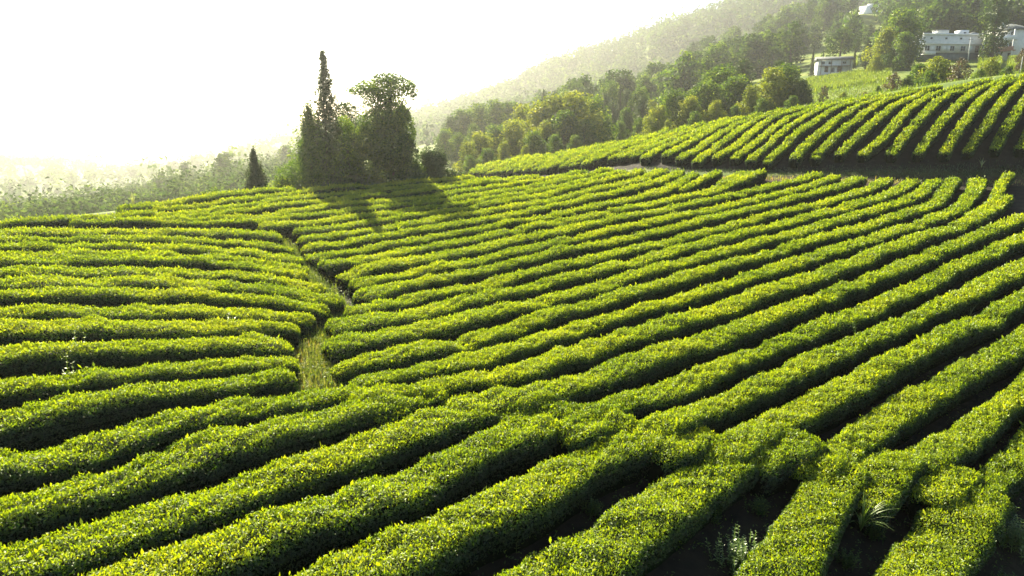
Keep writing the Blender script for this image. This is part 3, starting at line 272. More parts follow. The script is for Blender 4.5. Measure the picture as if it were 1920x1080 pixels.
front -4.25 6.47 0.66 -3.42 7.44 0.66 -2.59 8.41 0.66 -1.73 9.36 0.63 -0.87 10.3 0.6 -0.01 11.25 0.64 0.85 12.19 0.65 1.73 13.11 0.66 2.62 14.03 0.66
front -1.33 7.3 0.66 -0.45 8.28 0.66 0.44 9.25 0.66 1.35 10.21 0.66 2.26 11.17 0.66 3.16 12.14 0.66 4.05 13.12 0.66 4.95 14.09 0.66
front 4.18 9.83 0.72 5.04 10.98 0.72 5.89 12.13 0.72 6.75 13.29 0.72 7.62 14.43 0.72
front 7.21 10.99 0.78 8.45 12.14 0.78 9.69 13.29 0.78 10.95 14.42 0.78
short 11.87 47.3 0.42 12.71 48.41 0.42 13.52 49.54 0.42 14.29 50.7 0.42 15.03 51.88 0.42 15.75 53.07 0.42
short 14.94 49.16 0.42 15.88 50.57 0.42 16.81 51.98 0.42 17.74 53.39 0.42
short 17.16 50.59 0.42 18.32 52.25 0.42 19.41 53.95 0.42
short 34.05 48.17 0.42 34.86 49.2 0.42 35.67 50.23 0.42 36.48 51.25 0.42 37.3 52.28 0.42 38.13 53.29 0.42 38.96 54.3 0.42 39.8 55.32 0.42
bridge -2.96 14.06 0.62 -2.54 14.67 0.62 -2.03 15.21 0.62
bridge -0.12 14.74 0.6 0.39 15.18 0.6 0.92 15.61 0.6
bridge 1.32 14.16 0.6 1.84 14.67 0.6 2.37 15.18 0.6
bridge 3.33 13.94 0.62 3.9 14.51 0.62 4.47 15.08 0.62
bridge 5.63 14.14 0.66 6.36 14.72 0.66 7.09 15.3 0.66
bridge 7.67 13.61 0.66 8.6 14.43 0.66 9.52 15.23 0.66
bridge 9.56 14.04 0.6 10.23 14.55 0.6 10.89 15.06 0.6
terrace 51.29 58.17 0.49 52.17 59.04 0.49 53.06 59.9 0.49 53.96 60.75 0.49 54.86 61.61 0.49 55.78 62.44 0.49 56.71 63.26 0.49 57.63 64.09 0.49 58.55 64.92 0.49 59.46 65.76 0.49 60.38 66.6 0.49 61.29 67.44 0.49 62.19 68.28 0.49 63.1 69.13 0.49 64.01 69.97 0.49 64.92 70.81 0.49
terrace 49.14 58.22 0.49 50.02 59.09 0.49 50.91 59.95 0.49 51.81 60.8 0.49 52.71 61.66 0.49 53.63 62.49 0.49 54.56 63.31 0.49 55.48 64.14 0.49 56.4 64.97 0.49 57.31 65.81 0.49 58.23 66.65 0.49 59.14 67.49 0.49 60.04 68.33 0.49 60.95 69.18 0.49 61.86 70.02 0.49 62.77 70.86 0.49
terrace 46.99 58.27 0.49 47.87 59.14 0.49 48.76 60 0.49 49.66 60.85 0.49 50.56 61.71 0.49 51.48 62.54 0.49 52.41 63.36 0.49 53.33 64.19 0.49 54.25 65.02 0.49 55.16 65.86 0.49 56.08 66.7 0.49 56.99 67.54 0.49 57.89 68.38 0.49 58.8 69.23 0.49 59.71 70.07 0.49 60.62 70.91 0.49
terrace 44.84 58.32 0.49 45.72 59.19 0.49 46.61 60.05 0.49 47.51 60.9 0.49 48.41 61.76 0.49 49.33 62.59 0.49 50.26 63.41 0.49 51.18 64.24 0.49 52.1 65.07 0.49 53.01 65.91 0.49 53.93 66.75 0.49 54.84 67.59 0.49 55.74 68.43 0.49 56.65 69.28 0.49 57.56 70.12 0.49 58.47 70.96 0.49
terrace 42.69 58.37 0.51 43.57 59.24 0.51 44.46 60.1 0.51 45.36 60.95 0.51 46.26 61.81 0.51 47.18 62.64 0.51 48.11 63.46 0.51 49.03 64.29 0.51 49.95 65.12 0.51 50.86 65.96 0.51 51.78 66.8 0.51 52.69 67.64 0.51 53.59 68.48 0.51 54.5 69.33 0.51 55.41 70.17 0.51 56.32 71.01 0.51
terrace 40.51 58.45 0.52 41.38 59.3 0.52 42.24 60.15 0.52 43.12 60.98 0.52 43.99 61.82 0.52 44.86 62.67 0.52 45.72 63.53 0.52 46.58 64.38 0.52 47.44 65.23 0.52 48.31 66.08 0.52 49.17 66.93 0.52 50.05 67.76 0.52 50.96 68.56 0.52 51.9 69.33 0.52 52.83 70.11 0.52 53.75 70.89 0.52 54.68 71.67 0.52
terrace 38.2 58.3 0.47 39.09 59.14 0.47 39.98 59.98 0.47 40.87 60.82 0.47 41.75 61.67 0.47 42.6 62.55 0.47 43.42 63.46 0.47 44.28 64.33 0.47 45.16 65.18 0.47 46.05 66.02 0.47 46.93 66.87 0.47 47.8 67.73 0.47 48.71 68.55 0.47 49.63 69.35 0.47 50.56 70.15 0.47 51.48 70.96 0.47 52.4 71.77 0.47
terrace 36.07 58.07 0.48 36.88 58.91 0.48 37.69 59.75 0.48 38.53 60.57 0.48 39.38 61.37 0.48 40.22 62.18 0.48 41.02 63.03 0.48 41.81 63.89 0.48 42.6 64.76 0.48 43.42 65.59 0.48 44.26 66.4 0.48 45.12 67.19 0.48 45.99 67.97 0.48 46.91 68.69 0.48 47.85 69.38 0.48 48.87 69.91 0.48 49.96 70.27 0.48 51.02 70.78 0.48 52.07 71.28 0.48
terrace 33.98 58.14 0.52 34.8 58.99 0.52 35.61 59.84 0.52 36.43 60.68 0.52 37.26 61.52 0.52 38.09 62.35 0.52 38.91 63.19 0.52 39.74 64.02 0.52 40.58 64.86 0.52 41.4 65.7 0.52 42.23 66.52 0.52 43.1 67.32 0.52 43.98 68.1 0.52 44.88 68.86 0.52 45.88 69.48 0.52 46.93 70 0.52 47.99 70.51 0.52 49.03 71.06 0.52 50.07 71.6 0.52
terrace 31.88 58.21 0.51 32.65 59.11 0.51 33.41 60.02 0.51 34.21 60.89 0.51 35.05 61.73 0.51 35.88 62.57 0.51 36.71 63.41 0.51 37.54 64.26 0.51 38.36 65.11 0.51 39.18 65.97 0.51 40 66.82 0.51 40.85 67.65 0.51 41.75 68.42 0.51 42.7 69.12 0.51 43.74 69.69 0.51 44.81 70.2 0.51 45.86 70.73 0.51 46.93 71.25 0.51 48 71.77 0.51
terrace 29.63 58.44 0.52 30.53 59.25 0.52 31.44 60.05 0.52 32.3 60.9 0.52 33.14 61.77 0.52 33.97 62.65 0.52 34.78 63.55 0.52 35.58 64.45 0.52 36.38 65.37 0.52 37.2 66.25 0.52 38.06 67.1 0.52 38.92 67.95 0.52 39.84 68.74 0.52 40.77 69.51 0.52 41.72 70.25 0.52 42.89 70.56 0.52 44.08 70.8 0.52 45.26 71.08 0.52 46.43 71.36 0.52
terrace 27.72 58.67 0.52 28.52 59.54 0.52 29.32 60.4 0.52 30.13 61.25 0.52 30.95 62.11 0.52 31.76 62.96 0.52 32.56 63.82 0.52 33.37 64.68 0.52 34.16 65.55 0.52 34.98 66.39 0.52 35.83 67.21 0.52 36.68 68.02 0.52 37.65 68.69 0.52 38.64 69.33 0.52 39.61 69.99 0.52 40.58 70.65 0.52 41.56 71.31 0.52 42.53 71.98 0.52 43.5 72.64 0.52
terrace 25.49 58.33 0.52 26.31 59.19 0.52 27.14 60.04 0.52 27.91 60.94 0.52 28.66 61.86 0.52 29.41 62.79 0.52 30.19 63.68 0.52 30.99 64.57 0.52 31.8 65.44 0.52 32.6 66.31 0.52 33.41 67.18 0.52 34.23 68.04 0.52 35.06 68.9 0.52 35.91 69.72 0.52 36.81 70.5 0.52 37.78 71.18 0.52 38.94 71.44 0.52 40.1 71.69 0.52 41.26 71.95 0.52 42.42 72.2 0.52
terrace 23.8 58.22 0.52 24.5 59.17 0.52 25.19 60.12 0.52 25.91 61.06 0.52 26.64 61.98 0.52 27.39 62.89 0.52 28.17 63.78 0.52 28.94 64.67 0.52 29.7 65.56 0.52 30.47 66.46 0.52 31.23 67.36 0.52 32.01 68.24 0.52 32.82 69.1 0.52 33.65 69.94 0.52 34.49 70.77 0.52 35.44 71.46 0.52 36.42 72.11 0.52 37.55 72.4 0.52 38.72 72.57 0.52 39.88 72.77 0.52 41.04 72.97 0.52
terrace 21.48 58.01 0.5 22.19 58.94 0.5 22.92 59.86 0.5 23.63 60.79 0.5 24.32 61.74 0.5 25 62.7 0.5 25.7 63.64 0.5 26.45 64.55 0.5 27.18 65.46 0.5 27.91 66.38 0.5 28.65 67.3 0.5 29.38 68.21 0.5 30.11 69.13 0.5 30.85 70.04 0.5 31.6 70.94 0.5 32.39 71.81 0.5 33.21 72.64 0.5 34.29 73.11 0.5 35.39 73.44 0.5 36.55 73.53 0.5 37.7 73.76 0.5 38.85 73.99 0.5
terrace 20.22 58.43 0.45 20.91 59.37 0.45 21.63 60.29 0.45 22.32 61.23 0.45 23 62.18 0.45 23.66 63.14 0.45 24.32 64.1 0.45 24.99 65.06 0.45 25.65 66.02 0.45 26.32 66.98 0.45 27.04 67.9 0.45 27.81 68.78 0.45 28.57 69.67 0.45 29.36 70.52 0.45 30.19 71.35 0.45 31.02 72.16 0.45 31.84 72.99 0.45 32.75 73.72 0.45 33.85 74.05 0.45 35.01 74.13 0.45 36.17 74.3 0.45 37.32 74.47 0.45
terrace 19.06 59.5 0.47 19.82 60.44 0.47 20.59 61.37 0.47 21.32 62.33 0.47 22.03 63.31 0.47 22.73 64.29 0.47 23.43 65.28 0.47 24.11 66.28 0.47 24.79 67.29 0.47 25.46 68.29 0.47 26.16 69.28 0.47 26.85 70.27 0.47 27.55 71.26 0.47 28.41 72.1 0.47 29.39 72.8 0.47 30.35 73.53 0.47 31.26 74.33 0.47 32.35 74.77 0.47 33.53 74.6 0.47 34.74 74.6 0.47 35.95 74.6 0.47
terrace 17.72 59.82 0.52 18.46 60.75 0.52 19.22 61.67 0.52 19.92 62.64 0.52 20.59 63.62 0.52 21.25 64.61 0.52 21.88 65.63 0.52 22.48 66.65 0.52 23.08 67.69 0.52 23.69 68.71 0.52 24.31 69.73 0.52 24.94 70.74 0.52 25.59 71.74 0.52 26.28 72.71 0.52 26.98 73.67 0.52 27.73 74.6 0.52 28.62 75.38 0.52 29.75 75.7 0.52 30.93 75.87 0.52 32.1 76.05 0.52 33.28 76.24 0.52
terrace 15.91 59.5 0.52 16.52 60.48 0.52 17.14 61.46 0.52 17.77 62.43 0.52 18.39 63.41 0.52 19.01 64.38 0.52 19.63 65.36 0.52 20.25 66.34 0.52 20.87 67.32 0.52 21.48 68.3 0.52 22.07 69.29 0.52 22.66 70.29 0.52 23.21 71.31 0.52 23.76 72.33 0.52 24.38 73.3 0.52 25.01 74.28 0.52 25.66 75.23 0.52 26.36 76.15 0.52 27.18 76.96 0.52 28.22 77.43 0.52 29.34 77.63 0.52 30.45 77.98 0.52 31.55 78.33 0.52
terrace 14.9 60.82 0.52 15.58 61.8 0.52 16.27 62.77 0.52 16.91 63.77 0.52 17.53 64.79 0.52 18.14 65.81 0.52 18.75 66.83 0.52 19.35 67.86 0.52 19.95 68.88 0.52 20.56 69.91 0.52 21.16 70.93 0.52 21.76 71.96 0.52 22.37 72.98 0.52 23 73.99 0.52 23.68 74.97 0.52 24.42 75.9 0.52 25.21 76.78 0.52 26.1 77.58 0.52 27.1 78.19 0.52 28.21 78.62 0.52 29.27 79.15 0.52 30.33 79.69 0.52
terrace 13.89 62.62 0.52 14.53 63.62 0.52 15.18 64.61 0.52 15.82 65.6 0.52 16.46 66.6 0.52 17.09 67.6 0.52 17.72 68.61 0.52 18.31 69.64 0.52 18.9 70.66 0.52 19.48 71.7 0.52 20.05 72.73 0.52 20.67 73.74 0.52 21.3 74.75 0.52 21.93 75.75 0.52 22.57 76.74 0.52 23.47 77.5 0.52 24.42 78.21 0.52 25.48 78.74 0.52 26.62 78.91 0.52 27.79 78.76 0.52 28.97 78.75 0.52 30.16 78.73 0.52
terrace 12.23 63.7 0.52 12.84 64.73 0.52 13.46 65.76 0.52 14.09 66.78 0.52 14.79 67.76 0.52 15.5 68.72 0.52 16.21 69.69 0.52 16.88 70.68 0.52 17.54 71.68 0.52 18.19 72.69 0.52 18.84 73.7 0.52 19.49 74.71 0.52 20.17 75.69 0.52 20.89 76.65 0.52 21.65 77.58 0.52 22.43 78.49 0.52 23.3 79.31 0.52 24.19 80.12 0.52 25.07 80.93 0.52 25.95 81.75 0.52 26.83 82.56 0.52
terrace 11.68 66.77 0.48 12.66 67.35 0.48 13.4 68.26 0.48 14.02 69.25 0.48 14.64 70.25 0.48 15.25 71.24 0.48 15.89 72.23 0.48 16.52 73.21 0.48 17.19 74.17 0.48 17.86 75.13 0.48 18.58 76.05 0.48 19.32 76.95 0.48 20.08 77.84 0.48 20.83 78.75 0.48 21.59 79.63 0.48 22.38 80.49 0.48 23.21 81.32 0.48 24.03 82.16 0.48 24.84 83 0.48 25.64 83.85 0.48
terrace 10.7 67.3 0.44 11.55 68.13 0.44 12.32 69.03 0.44 12.97 70.02 0.44 13.59 71.03 0.44 14.18 72.07 0.44 14.77 73.09 0.44 15.44 74.08 0.44 16.11 75.06 0.44 16.78 76.03 0.44 17.48 76.99 0.44 18.19 77.94 0.44 18.93 78.87 0.44 19.68 79.79 0.44 20.44 80.7 0.44 21.2 81.61 0.44 21.95 82.53 0.44 22.71 83.45 0.44
terrace 9.96 68.59 0.52 10.71 69.49 0.52 11.41 70.44 0.52 12.17 71.33 0.52 12.92 72.23 0.52 13.61 73.17 0.52 14.23 74.17 0.52 14.85 75.16 0.52 15.48 76.15 0.52 16.11 77.14 0.52 16.73 78.14 0.52 17.34 79.14 0.52 17.96 80.14 0.52 18.58 81.13 0.52 19.21 82.13 0.52 19.83 83.12 0.52 20.45 84.11 0.52 21.07 85.11 0.52
terrace 8.74 70.15 0.52 9.49 71.08 0.52 10.18 72.06 0.52 10.9 73.02 0.52 11.59 73.99 0.52 12.28 74.97 0.52 13.03 75.91 0.52 13.75 76.86 0.52 14.39 77.87 0.52 14.97 78.91 0.52 15.55 79.96 0.52 16.12 81.02 0.52 16.7 82.06 0.52 17.3 83.1 0.52 17.88 84.15 0.52 18.47 85.19 0.52 19.05 86.24 0.52
terrace 7.56 70.68 0.52 8.18 71.69 0.52 8.77 72.72 0.52 9.45 73.69 0.52 10.17 74.63 0.52 10.85 75.61 0.52 11.48 76.61 0.52 12.08 77.64 0.52 12.69 78.66 0.52 13.31 79.66 0.52 14.07 80.57 0.52 14.8 81.51 0.52 15.53 82.44 0.52 16.27 83.37 0.52 17.01 84.3 0.52
terrace 6.47 73.11 0.52 7.24 74.05 0.52 7.93 75.03 0.52 8.66 75.98 0.52 9.35 76.97 0.52 10.01 77.98 0.52 10.64 79 0.52 11.24 80.05 0.52 11.87 81.07 0.52 12.53 82.08 0.52 13.21 83.07 0.52 13.87 84.07 0.52 14.54 85.07 0.52 15.22 86.07 0.52 15.89 87.07 0.52
terrace 5.44 74.37 0.52 6.23 75.32 0.52 6.97 76.31 0.52 7.8 77.22 0.52 8.54 78.22 0.52 9.17 79.28 0.52 9.76 80.37 0.52 10.32 81.47 0.52 10.85 82.59 0.52 11.38 83.7 0.52 11.93 84.81 0.52 12.48 85.91 0.52
terrace 4.31 76.62 0.52 5.24 77.52 0.52 6.06 78.52 0.52 6.87 79.53 0.52 7.54 80.64 0.52 8.11 81.79 0.52 8.62 82.99 0.52 9.11 84.18 0.52 9.58 85.39 0.52 10.06 86.6 0.52 10.54 87.8 0.52 11.03 89 0.52
terrace 3.38 78.18 0.5 4.4 78.94 0.5 5.19 79.93 0.5 5.81 81.04 0.5 6.34 82.2 0.5 6.83 83.38 0.5 7.28 84.57 0.5 7.72 85.77 0.5 8.14 86.98 0.5 8.56 88.18 0.5 8.99 89.38 0.5 9.43 90.59 0.5
terrace 2.64 79.54 0.48 3.61 80.34 0.48 4.43 81.32 0.48 5.08 82.41 0.48 5.61 83.56 0.48 6.02 84.76 0.48 6.43 85.96 0.48 6.83 87.17 0.48 7.23 88.38 0.48 7.63 89.58 0.48 8.04 90.79 0.48
terrace 1.63 81.41 0.52 2.8 82.01 0.52 3.61 83.06 0.52 4.22 84.24 0.52 4.71 85.48 0.52 5.14 86.74 0.52 5.52 88.02 0.52 5.91 89.3 0.52 6.31 90.57 0.52 6.72 91.83 0.52
terrace 0.64 83.01 0.52 1.75 83.58 0.52 2.55 84.56 0.52 3.09 85.7 0.52 3.47 86.91 0.52 3.8 88.13 0.52 4.1 89.36 0.52 4.41 90.59 0.52 4.74 91.82 0.52 5.06 93.04 0.52
terrace -0.2 84.54 0.51 0.91 85.03 0.51 1.63 86.03 0.51 2.07 87.19 0.51 2.36 88.39 0.51 2.63 89.6 0.51 2.88 90.82 0.51 3.14 92.03 0.51 3.4 93.24 0.51 3.67 94.45 0.51
terrace -1.06 86.09 0.48 0.12 86.53 0.48 0.75 87.63 0.48 1.08 88.88 0.48 1.3 90.15 0.48 1.49 91.42 0.48 1.68 92.7 0.48 1.86 93.97 0.48 2.06 95.24 0.48 2.26 96.52 0.48
terrace -1.82 87.38 0.51 -0.67 87.94 0.51 -0.06 89.11 0.51 0.2 90.41 0.51 0.42 91.73 0.51 0.63 93.04 0.51 0.86 94.35 0.51 1.09 95.66 0.51
terrace -2.81 88.9 0.52 -1.64 89.64 0.52 -1.18 91 0.52 -0.93 92.42 0.52 -0.7 93.85 0.52 -0.46 95.28 0.52 -0.22 96.7 0.52
terrace -3.77 90.45 0.52 -2.79 91.44 0.52 -2.41 92.8 0.52 -2.21 94.22 0.52 -2.04 95.64 0.52 -1.85 97.05 0.52 -1.67 98.47 0.52
terrace -4.61 91.85 0.51 -3.78 93.03 0.51 -3.51 94.54 0.51 -3.34 96.07 0.51 -3.16 97.59 0.51 -2.98 99.12 0.51
terrace -5.56 93.56 0.47 -4.82 94.9 0.47 -4.65 96.52 0.47 -4.48 98.13 0.47 -4.31 99.75 0.47
"""
# ------------------------------------------------------------------ helpers
def tag(o, label=None, cat=None, group=None, kind=None):
    if label: o['label'] = label
    if cat: o['category'] = cat
    if group: o['group'] = group
    if kind: o['kind'] = kind
    return o

def empty(name, loc, rz=0.0):
    o = bpy.data.objects.new(name, None)
    o.empty_display_size = 0.3
    col.objects.link(o)
    o.location = loc
    o.rotation_euler = (0, 0, rz)
    return o

def mesh_np(name, V, quads, mats, tone=None, mat_index=None, tris=None, smooth=False):
    """A mesh from numpy arrays: quads (n,4) and optionally tris (m,3)."""
    me = bpy.data.meshes.new(name)
    V = np.asarray(V, np.float32).reshape(-1, 3)
    quads = np.zeros((0, 4), np.int32) if quads is None else np.asarray(quads, np.int32).reshape(-1, 4)
    tris = np.zeros((0, 3), np.int32) if tris is None else np.asarray(tris, np.int32).reshape(-1, 3)
    nq, nt_ = len(quads), len(tris)
    me.vertices.add(len(V))
    me.vertices.foreach_set('co', V.ravel())
    me.loops.add(nq * 4 + nt_ * 3)
    me.loops.foreach_set('vertex_index', np.r_[quads.ravel(), tris.ravel()].astype(np.int32))
    me.polygons.add(nq + nt_)
    me.polygons.foreach_set('loop_start', np.r_[np.arange(nq) * 4, nq * 4 + np.arange(nt_) * 3].astype(np.int32))
    if mat_index is not None:
        me.polygons.foreach_set('material_index', np.asarray(mat_index, np.int32))
    if smooth:
        me.polygons.foreach_set('use_smooth', np.ones(nq + nt_, bool))
    if tone is not None:
        a = me.attributes.new('tone', 'FLOAT', 'FACE')
        a.data.foreach_set('value', np.asarray(tone, np.float32))
    for m in (mats if isinstance(mats, (list, tuple)) else [mats]):
        me.materials.append(m)
    me.update(calc_edges=True)
    return me

def link(name, me, parent=None, loc=None):
    o = bpy.data.objects.new(name, me)
    col.objects.link(o)
    if parent is not None: o.parent = parent
    if loc is not None: o.location = loc
    return o

def norm(a):
    return a / np.maximum(np.linalg.norm(a, axis=-1, keepdims=True), 1e-9)

def leaves(C, N, L, wid=0.55, tilt=0.9, fold=0.12, up=0.0, R=None):
    """Folded leaf blades at C facing roughly N, length L each. Returns verts (n*4,3), quads (n,4)."""
    R = R or rng
    n = len(C)
    nn = norm(N + R.normal(0, tilt, (n, 3)) + np.array([0, 0, up]))
    a = norm(np.cross(nn, R.normal(0, 1, (n, 3))))
    s = np.cross(nn, a)
    L = np.asarray(L).reshape(-1, 1) * np.ones((n, 1))
    W = L * wid
    V = np.stack([C - a * L * .5, C + s * W * .5 + nn * L * fold, C + a * L * .5, C - s * W * .5 + nn * L * fold], 1)
    return V.reshape(-1, 3), np.arange(n * 4).reshape(n, 4)

class Bag:
    """Collects quads and tris of one mesh."""
    def __init__(self):
        self.V, self.Q, self.T, self.tone, self.n = [], [], [], [], 0
    def add(self, V, Q=None, T=None, tone=None):
        V = np.asarray(V, float).reshape(-1, 3)
        if Q is not None and len(Q): self.Q.append(np.asarray(Q) + self.n)
        if T is not None and len(T): self.T.append(np.asarray(T) + self.n)
        if tone is not None: self.tone.append(np.asarray(tone, float))
        self.V.append(V)
        self.n += len(V)
    def box(self, c, s, rz=0.0):
        x, y, z = np.array(s) / 2
        P = np.array([(a * x, b * y, d * z) for d in (-1, 1) for a, b in ((-1, -1), (1, -1), (1, 1), (-1, 1))])
        ca, sa = math.cos(rz), math.sin(rz)
        P = np.c_[P[:, 0] * ca - P[:, 1] * sa, P[:, 0] * sa + P[:, 1] * ca, P[:, 2]] + np.array(c)
        self.add(P, [(3, 2, 1, 0), (4, 5, 6, 7), (0, 1, 5, 4), (1, 2, 6, 5), (2, 3, 7, 6), (3, 0, 4, 7)])
    def tube(self, pts, r, k=7):
        pts = np.asarray(pts, float)
        r = np.asarray(r, float)
        d = norm(np.gradient(pts, axis=0))
        ref = np.where(abs(d[:, 2:3]) > 0.9, np.array([[1., 0, 0]]), np.array([[0, 0, 1.]]))
        u = norm(np.cross(d, ref)); v = np.cross(d, u)
        t = np.linspace(0, 2 * np.pi, k, endpoint=False)
        V = pts[:, None] + r[:, None, None] * (np.cos(t)[None, :, None] * u[:, None] + np.sin(t)[None, :, None] * v[:, None])
        n = len(pts)
        Q = [(i * k + j, i * k + (j + 1) % k, (i + 1) * k + (j + 1) % k, (i + 1) * k + j) for i in range(n - 1) for j in range(k)]
        V = np.vstack([V.reshape(-1, 3), pts[0], pts[-1]])
        T = [(n * k, (j + 1) % k, j) for j in range(k)] + [(n * k + 1, (n - 1) * k + j, (n - 1) * k + (j + 1) % k) for j in range(k)]
        self.add(V, Q, T)
    def mesh(self, name, mats, smooth=False):
        Q = np.vstack(self.Q) if self.Q else None
        T = np.vstack(self.T) if self.T else None
        return mesh_np(name, np.vstack(self.V), Q, mats, tone=np.concatenate(self.tone) if self.tone else None, tris=T, smooth=smooth)

# smooth value noise along arrays
def vnoise(x, seed, freq):
    r = np.random.default_rng(seed)
    t = r.uniform(-1, 1, 4096)
    x = np.asarray(x) * freq + 1000.0
    i = np.floor(x).astype(int)
    f = x - i
    f = f * f * (3 - 2 * f)
    return t[i % 4096] * (1 - f) + t[(i + 1) % 4096] * f

# ------------------------------------------------------------------ terrain
def arr(s, k):
    return np.array([float(t) for t in s.split()]).reshape(-1, k)

def tps_fit(X, z, lam):
    n = len(X)
    A = X / 50.0
    r2 = ((A[:, None] - A) ** 2).sum(2)
    K = np.where(r2 > 0, r2 * np.log(np.maximum(r2, 1e-12)), 0) * .5
    P = np.c_[np.ones(n), A]
    L = np.block([[K + lam * np.eye(n), P], [P.T, np.zeros((3, 3))]])
    return A, np.linalg.solve(L, np.r_[z, 0, 0, 0])

def tps_eval(m, X):
    A, w = m
    out = []
    for c in np.array_split(np.asarray(X, float) / 50.0, max(1, len(X) // 4000)):
        r2 = ((c[:, None] - A) ** 2).sum(2)
        K = np.where(r2 > 0, r2 * np.log(np.maximum(r2, 1e-12)), 0) * .5
        out.append(K @ w[:-3] + w[-3] + c @ w[-2:])
    return np.concatenate(out)

field_pts = arr(SURVEY_FIELD, 3)
terr_pts = arr(SURVEY_TERRACE, 3)
field_edge = arr(FIELD_EDGE, 2)
terr_edge = arr(TERRACE_EDGE, 2)

def bearing(u, v, d):
    """Point seen on bearing u and height mark v of the survey photograph, at distance d."""
    z = -(v - 540) / 1280.0
    k = math.cos(TILT) + z * math.sin(TILT)
    t = d / k
    return (u - 960) / 1280.0 * t, d, CAM_Z + t * (z * math.cos(TILT) - math.sin(TILT))

# surveyed heights of the country round the tea field: bearing, height mark, distance
COUNTRY = """
0,520,46 -300,700,50 100,520,52 200,500,56 300,480,60 400,455,62 500,430,66 600,410,72 700,395,76 790,375,82
0,490,90 200,470,95 400,440,100 600,400,105 760,365,110
-400,430,200 0,424,200 150,410,205 300,384,210 450,350,215 560,330,225 700,310,220
0,412,260 150,396,260 300,366,265 450,336,270 560,318,280 700,296,290
-300,400,430 0,398,430 150,388,440 300,368,450 450,345,450 600,322,430
-300,310,760 0,310,760 100,312,760 220,330,760 330,332,760 450,318,780 600,285,780
-400,276,1050 -150,270,1050 0,276,1050 80,274,1050 150,292,1050 220,322,1050 300,318,1100 380,300,1100 450,285,1100
900,352,112 840,355,105 900,318,130 1000,306,128 1100,290,126 1200,268,124 1300,248,122 1400,230,118 1500,210,112 1600,194,108 1700,180,104 1800,168,100 1900,156,98 2050,140,96
1550,174,132 1600,160,152 1560,141,188 1700,138,165 1780,110,206 1880,110,202 1650,104,232 1700,70,285 1800,45,300 1900,30,300 2050,10,300
1600,75,330 1500,72,350 1400,120,320 1300,160,280 1200,198,260 1100,220,250 1000,242,250 900,258,260 800,275,280
1590,30,405 1640,38,425 1560,22,450 1700,30,430 1625,37,430
1700,-30,600 1900,-45,600 1500,-20,700 2100,-60,560 1700,0,520
780,232,700 850,205,700 940,178,700 1010,140,690 1080,122,680 1180,118,650 1230,84,640 1400,62,620 1480,38,620 1560,10,620
900,240,450 1000,216,450 1100,190,450 1200,178,455 1300,196,470 1400,168,470 1500,128,480 1560,90,490 1330,152,310 1450,96,335 1560,36,372 660,240,760 560,262,780
900,290,1100 1200,240,1100 1500,150,1100 1800,60,1100 2200,0,1100 600,300,1100
"""
cp = np.array([bearing(*[float(t) for t in p.split(',')]) for p in COUNTRY.split()])
extra = np.array([(-60, -60, -6.), (0, -60, -4.), (60, -60, -8.), (-70, 10, -3.), (-60, 30, -6.), (60, 10, -7.), (90, 50, 3.), (90, 20, -4.)])
O_pts = np.vstack([field_pts, terr_pts, cp, extra])
mF = tps_fit(field_pts[:, :2], field_pts[:, 2], 1e-3)
mT = tps_fit(terr_pts[:, :2], terr_pts[:, 2], 1e-3)
mO = tps_fit(O_pts[:, :2], O_pts[:, 2], 2e-3)
field_poly = np.vstack([field_edge, [(62, 50), (40, 20), (20, 4), (-4, 3), (-26, 10)]])

def poly_sd(P, X):
    """Signed distance of points X to polygon P, positive inside."""
    P = np.asarray(P); X = np.asarray(X, float)
    a = P; b = np.roll(P, -1, 0)
    d = np.full(len(X), 1e9)
    ins = np.zeros(len(X), bool)
    for (x0, y0), (x1, y1) in zip(a, b):
        dx, dy = x1 - x0, y1 - y0
        t = np.clip(((X[:, 0] - x0) * dx + (X[:, 1] - y0) * dy) / max(dx * dx + dy * dy, 1e-9), 0, 1)
        d = np.minimum(d, np.hypot(X[:, 0] - x0 - t * dx, X[:, 1] - y0 - t * dy))
        if dy != 0:
            c = ((y0 > X[:, 1]) != (y1 > X[:, 1])) & (X[:, 0] < (X[:, 1] - y0) / dy * dx + x0)
            ins ^= c
    return np.where(ins, d, -d)

def sstep(x):
    x = np.clip(x, 0, 1)
    return x * x * (3 - 2 * x)

def height(X):
    X = np.asarray(X, float).reshape(-1, 2)
    z = tps_eval(mO, X)
    near = (abs(X[:, 0]) < 90) & (X[:, 1] < 125) & (X[:, 1] > -10)
    if near.any():
        Xn = X[near]
        zn = z[near]
        sT = poly_sd(terr_edge, Xn)
        w = sstep((sT + 1.6) / 1.4)
        zn = zn * (1 - w) + tps_eval(mT, Xn) * w
        sF = poly_sd(field_poly, Xn)
        w = sstep((sF + 2.0) / 1.6)
        zn = zn * (1 - w) + tps_eval(mF, Xn) * w
        z[near] = zn
    return z

def hz(x, y):
    return float(height([(x, y)])[0])

def axis_coords(fine0, fine1, step, lo, hi, g):
    c = list(np.arange(fine0, fine1 + 1e-6, step))
    s = step
    while c[-1] < hi:
        s *= g
        c.append(c[-1] + s)
    s = step
    pre = []
    x = fine0
    while x > lo:
        s *= g
        x -= s
        pre.append(x)
    return np.array(pre[::-1] + c)

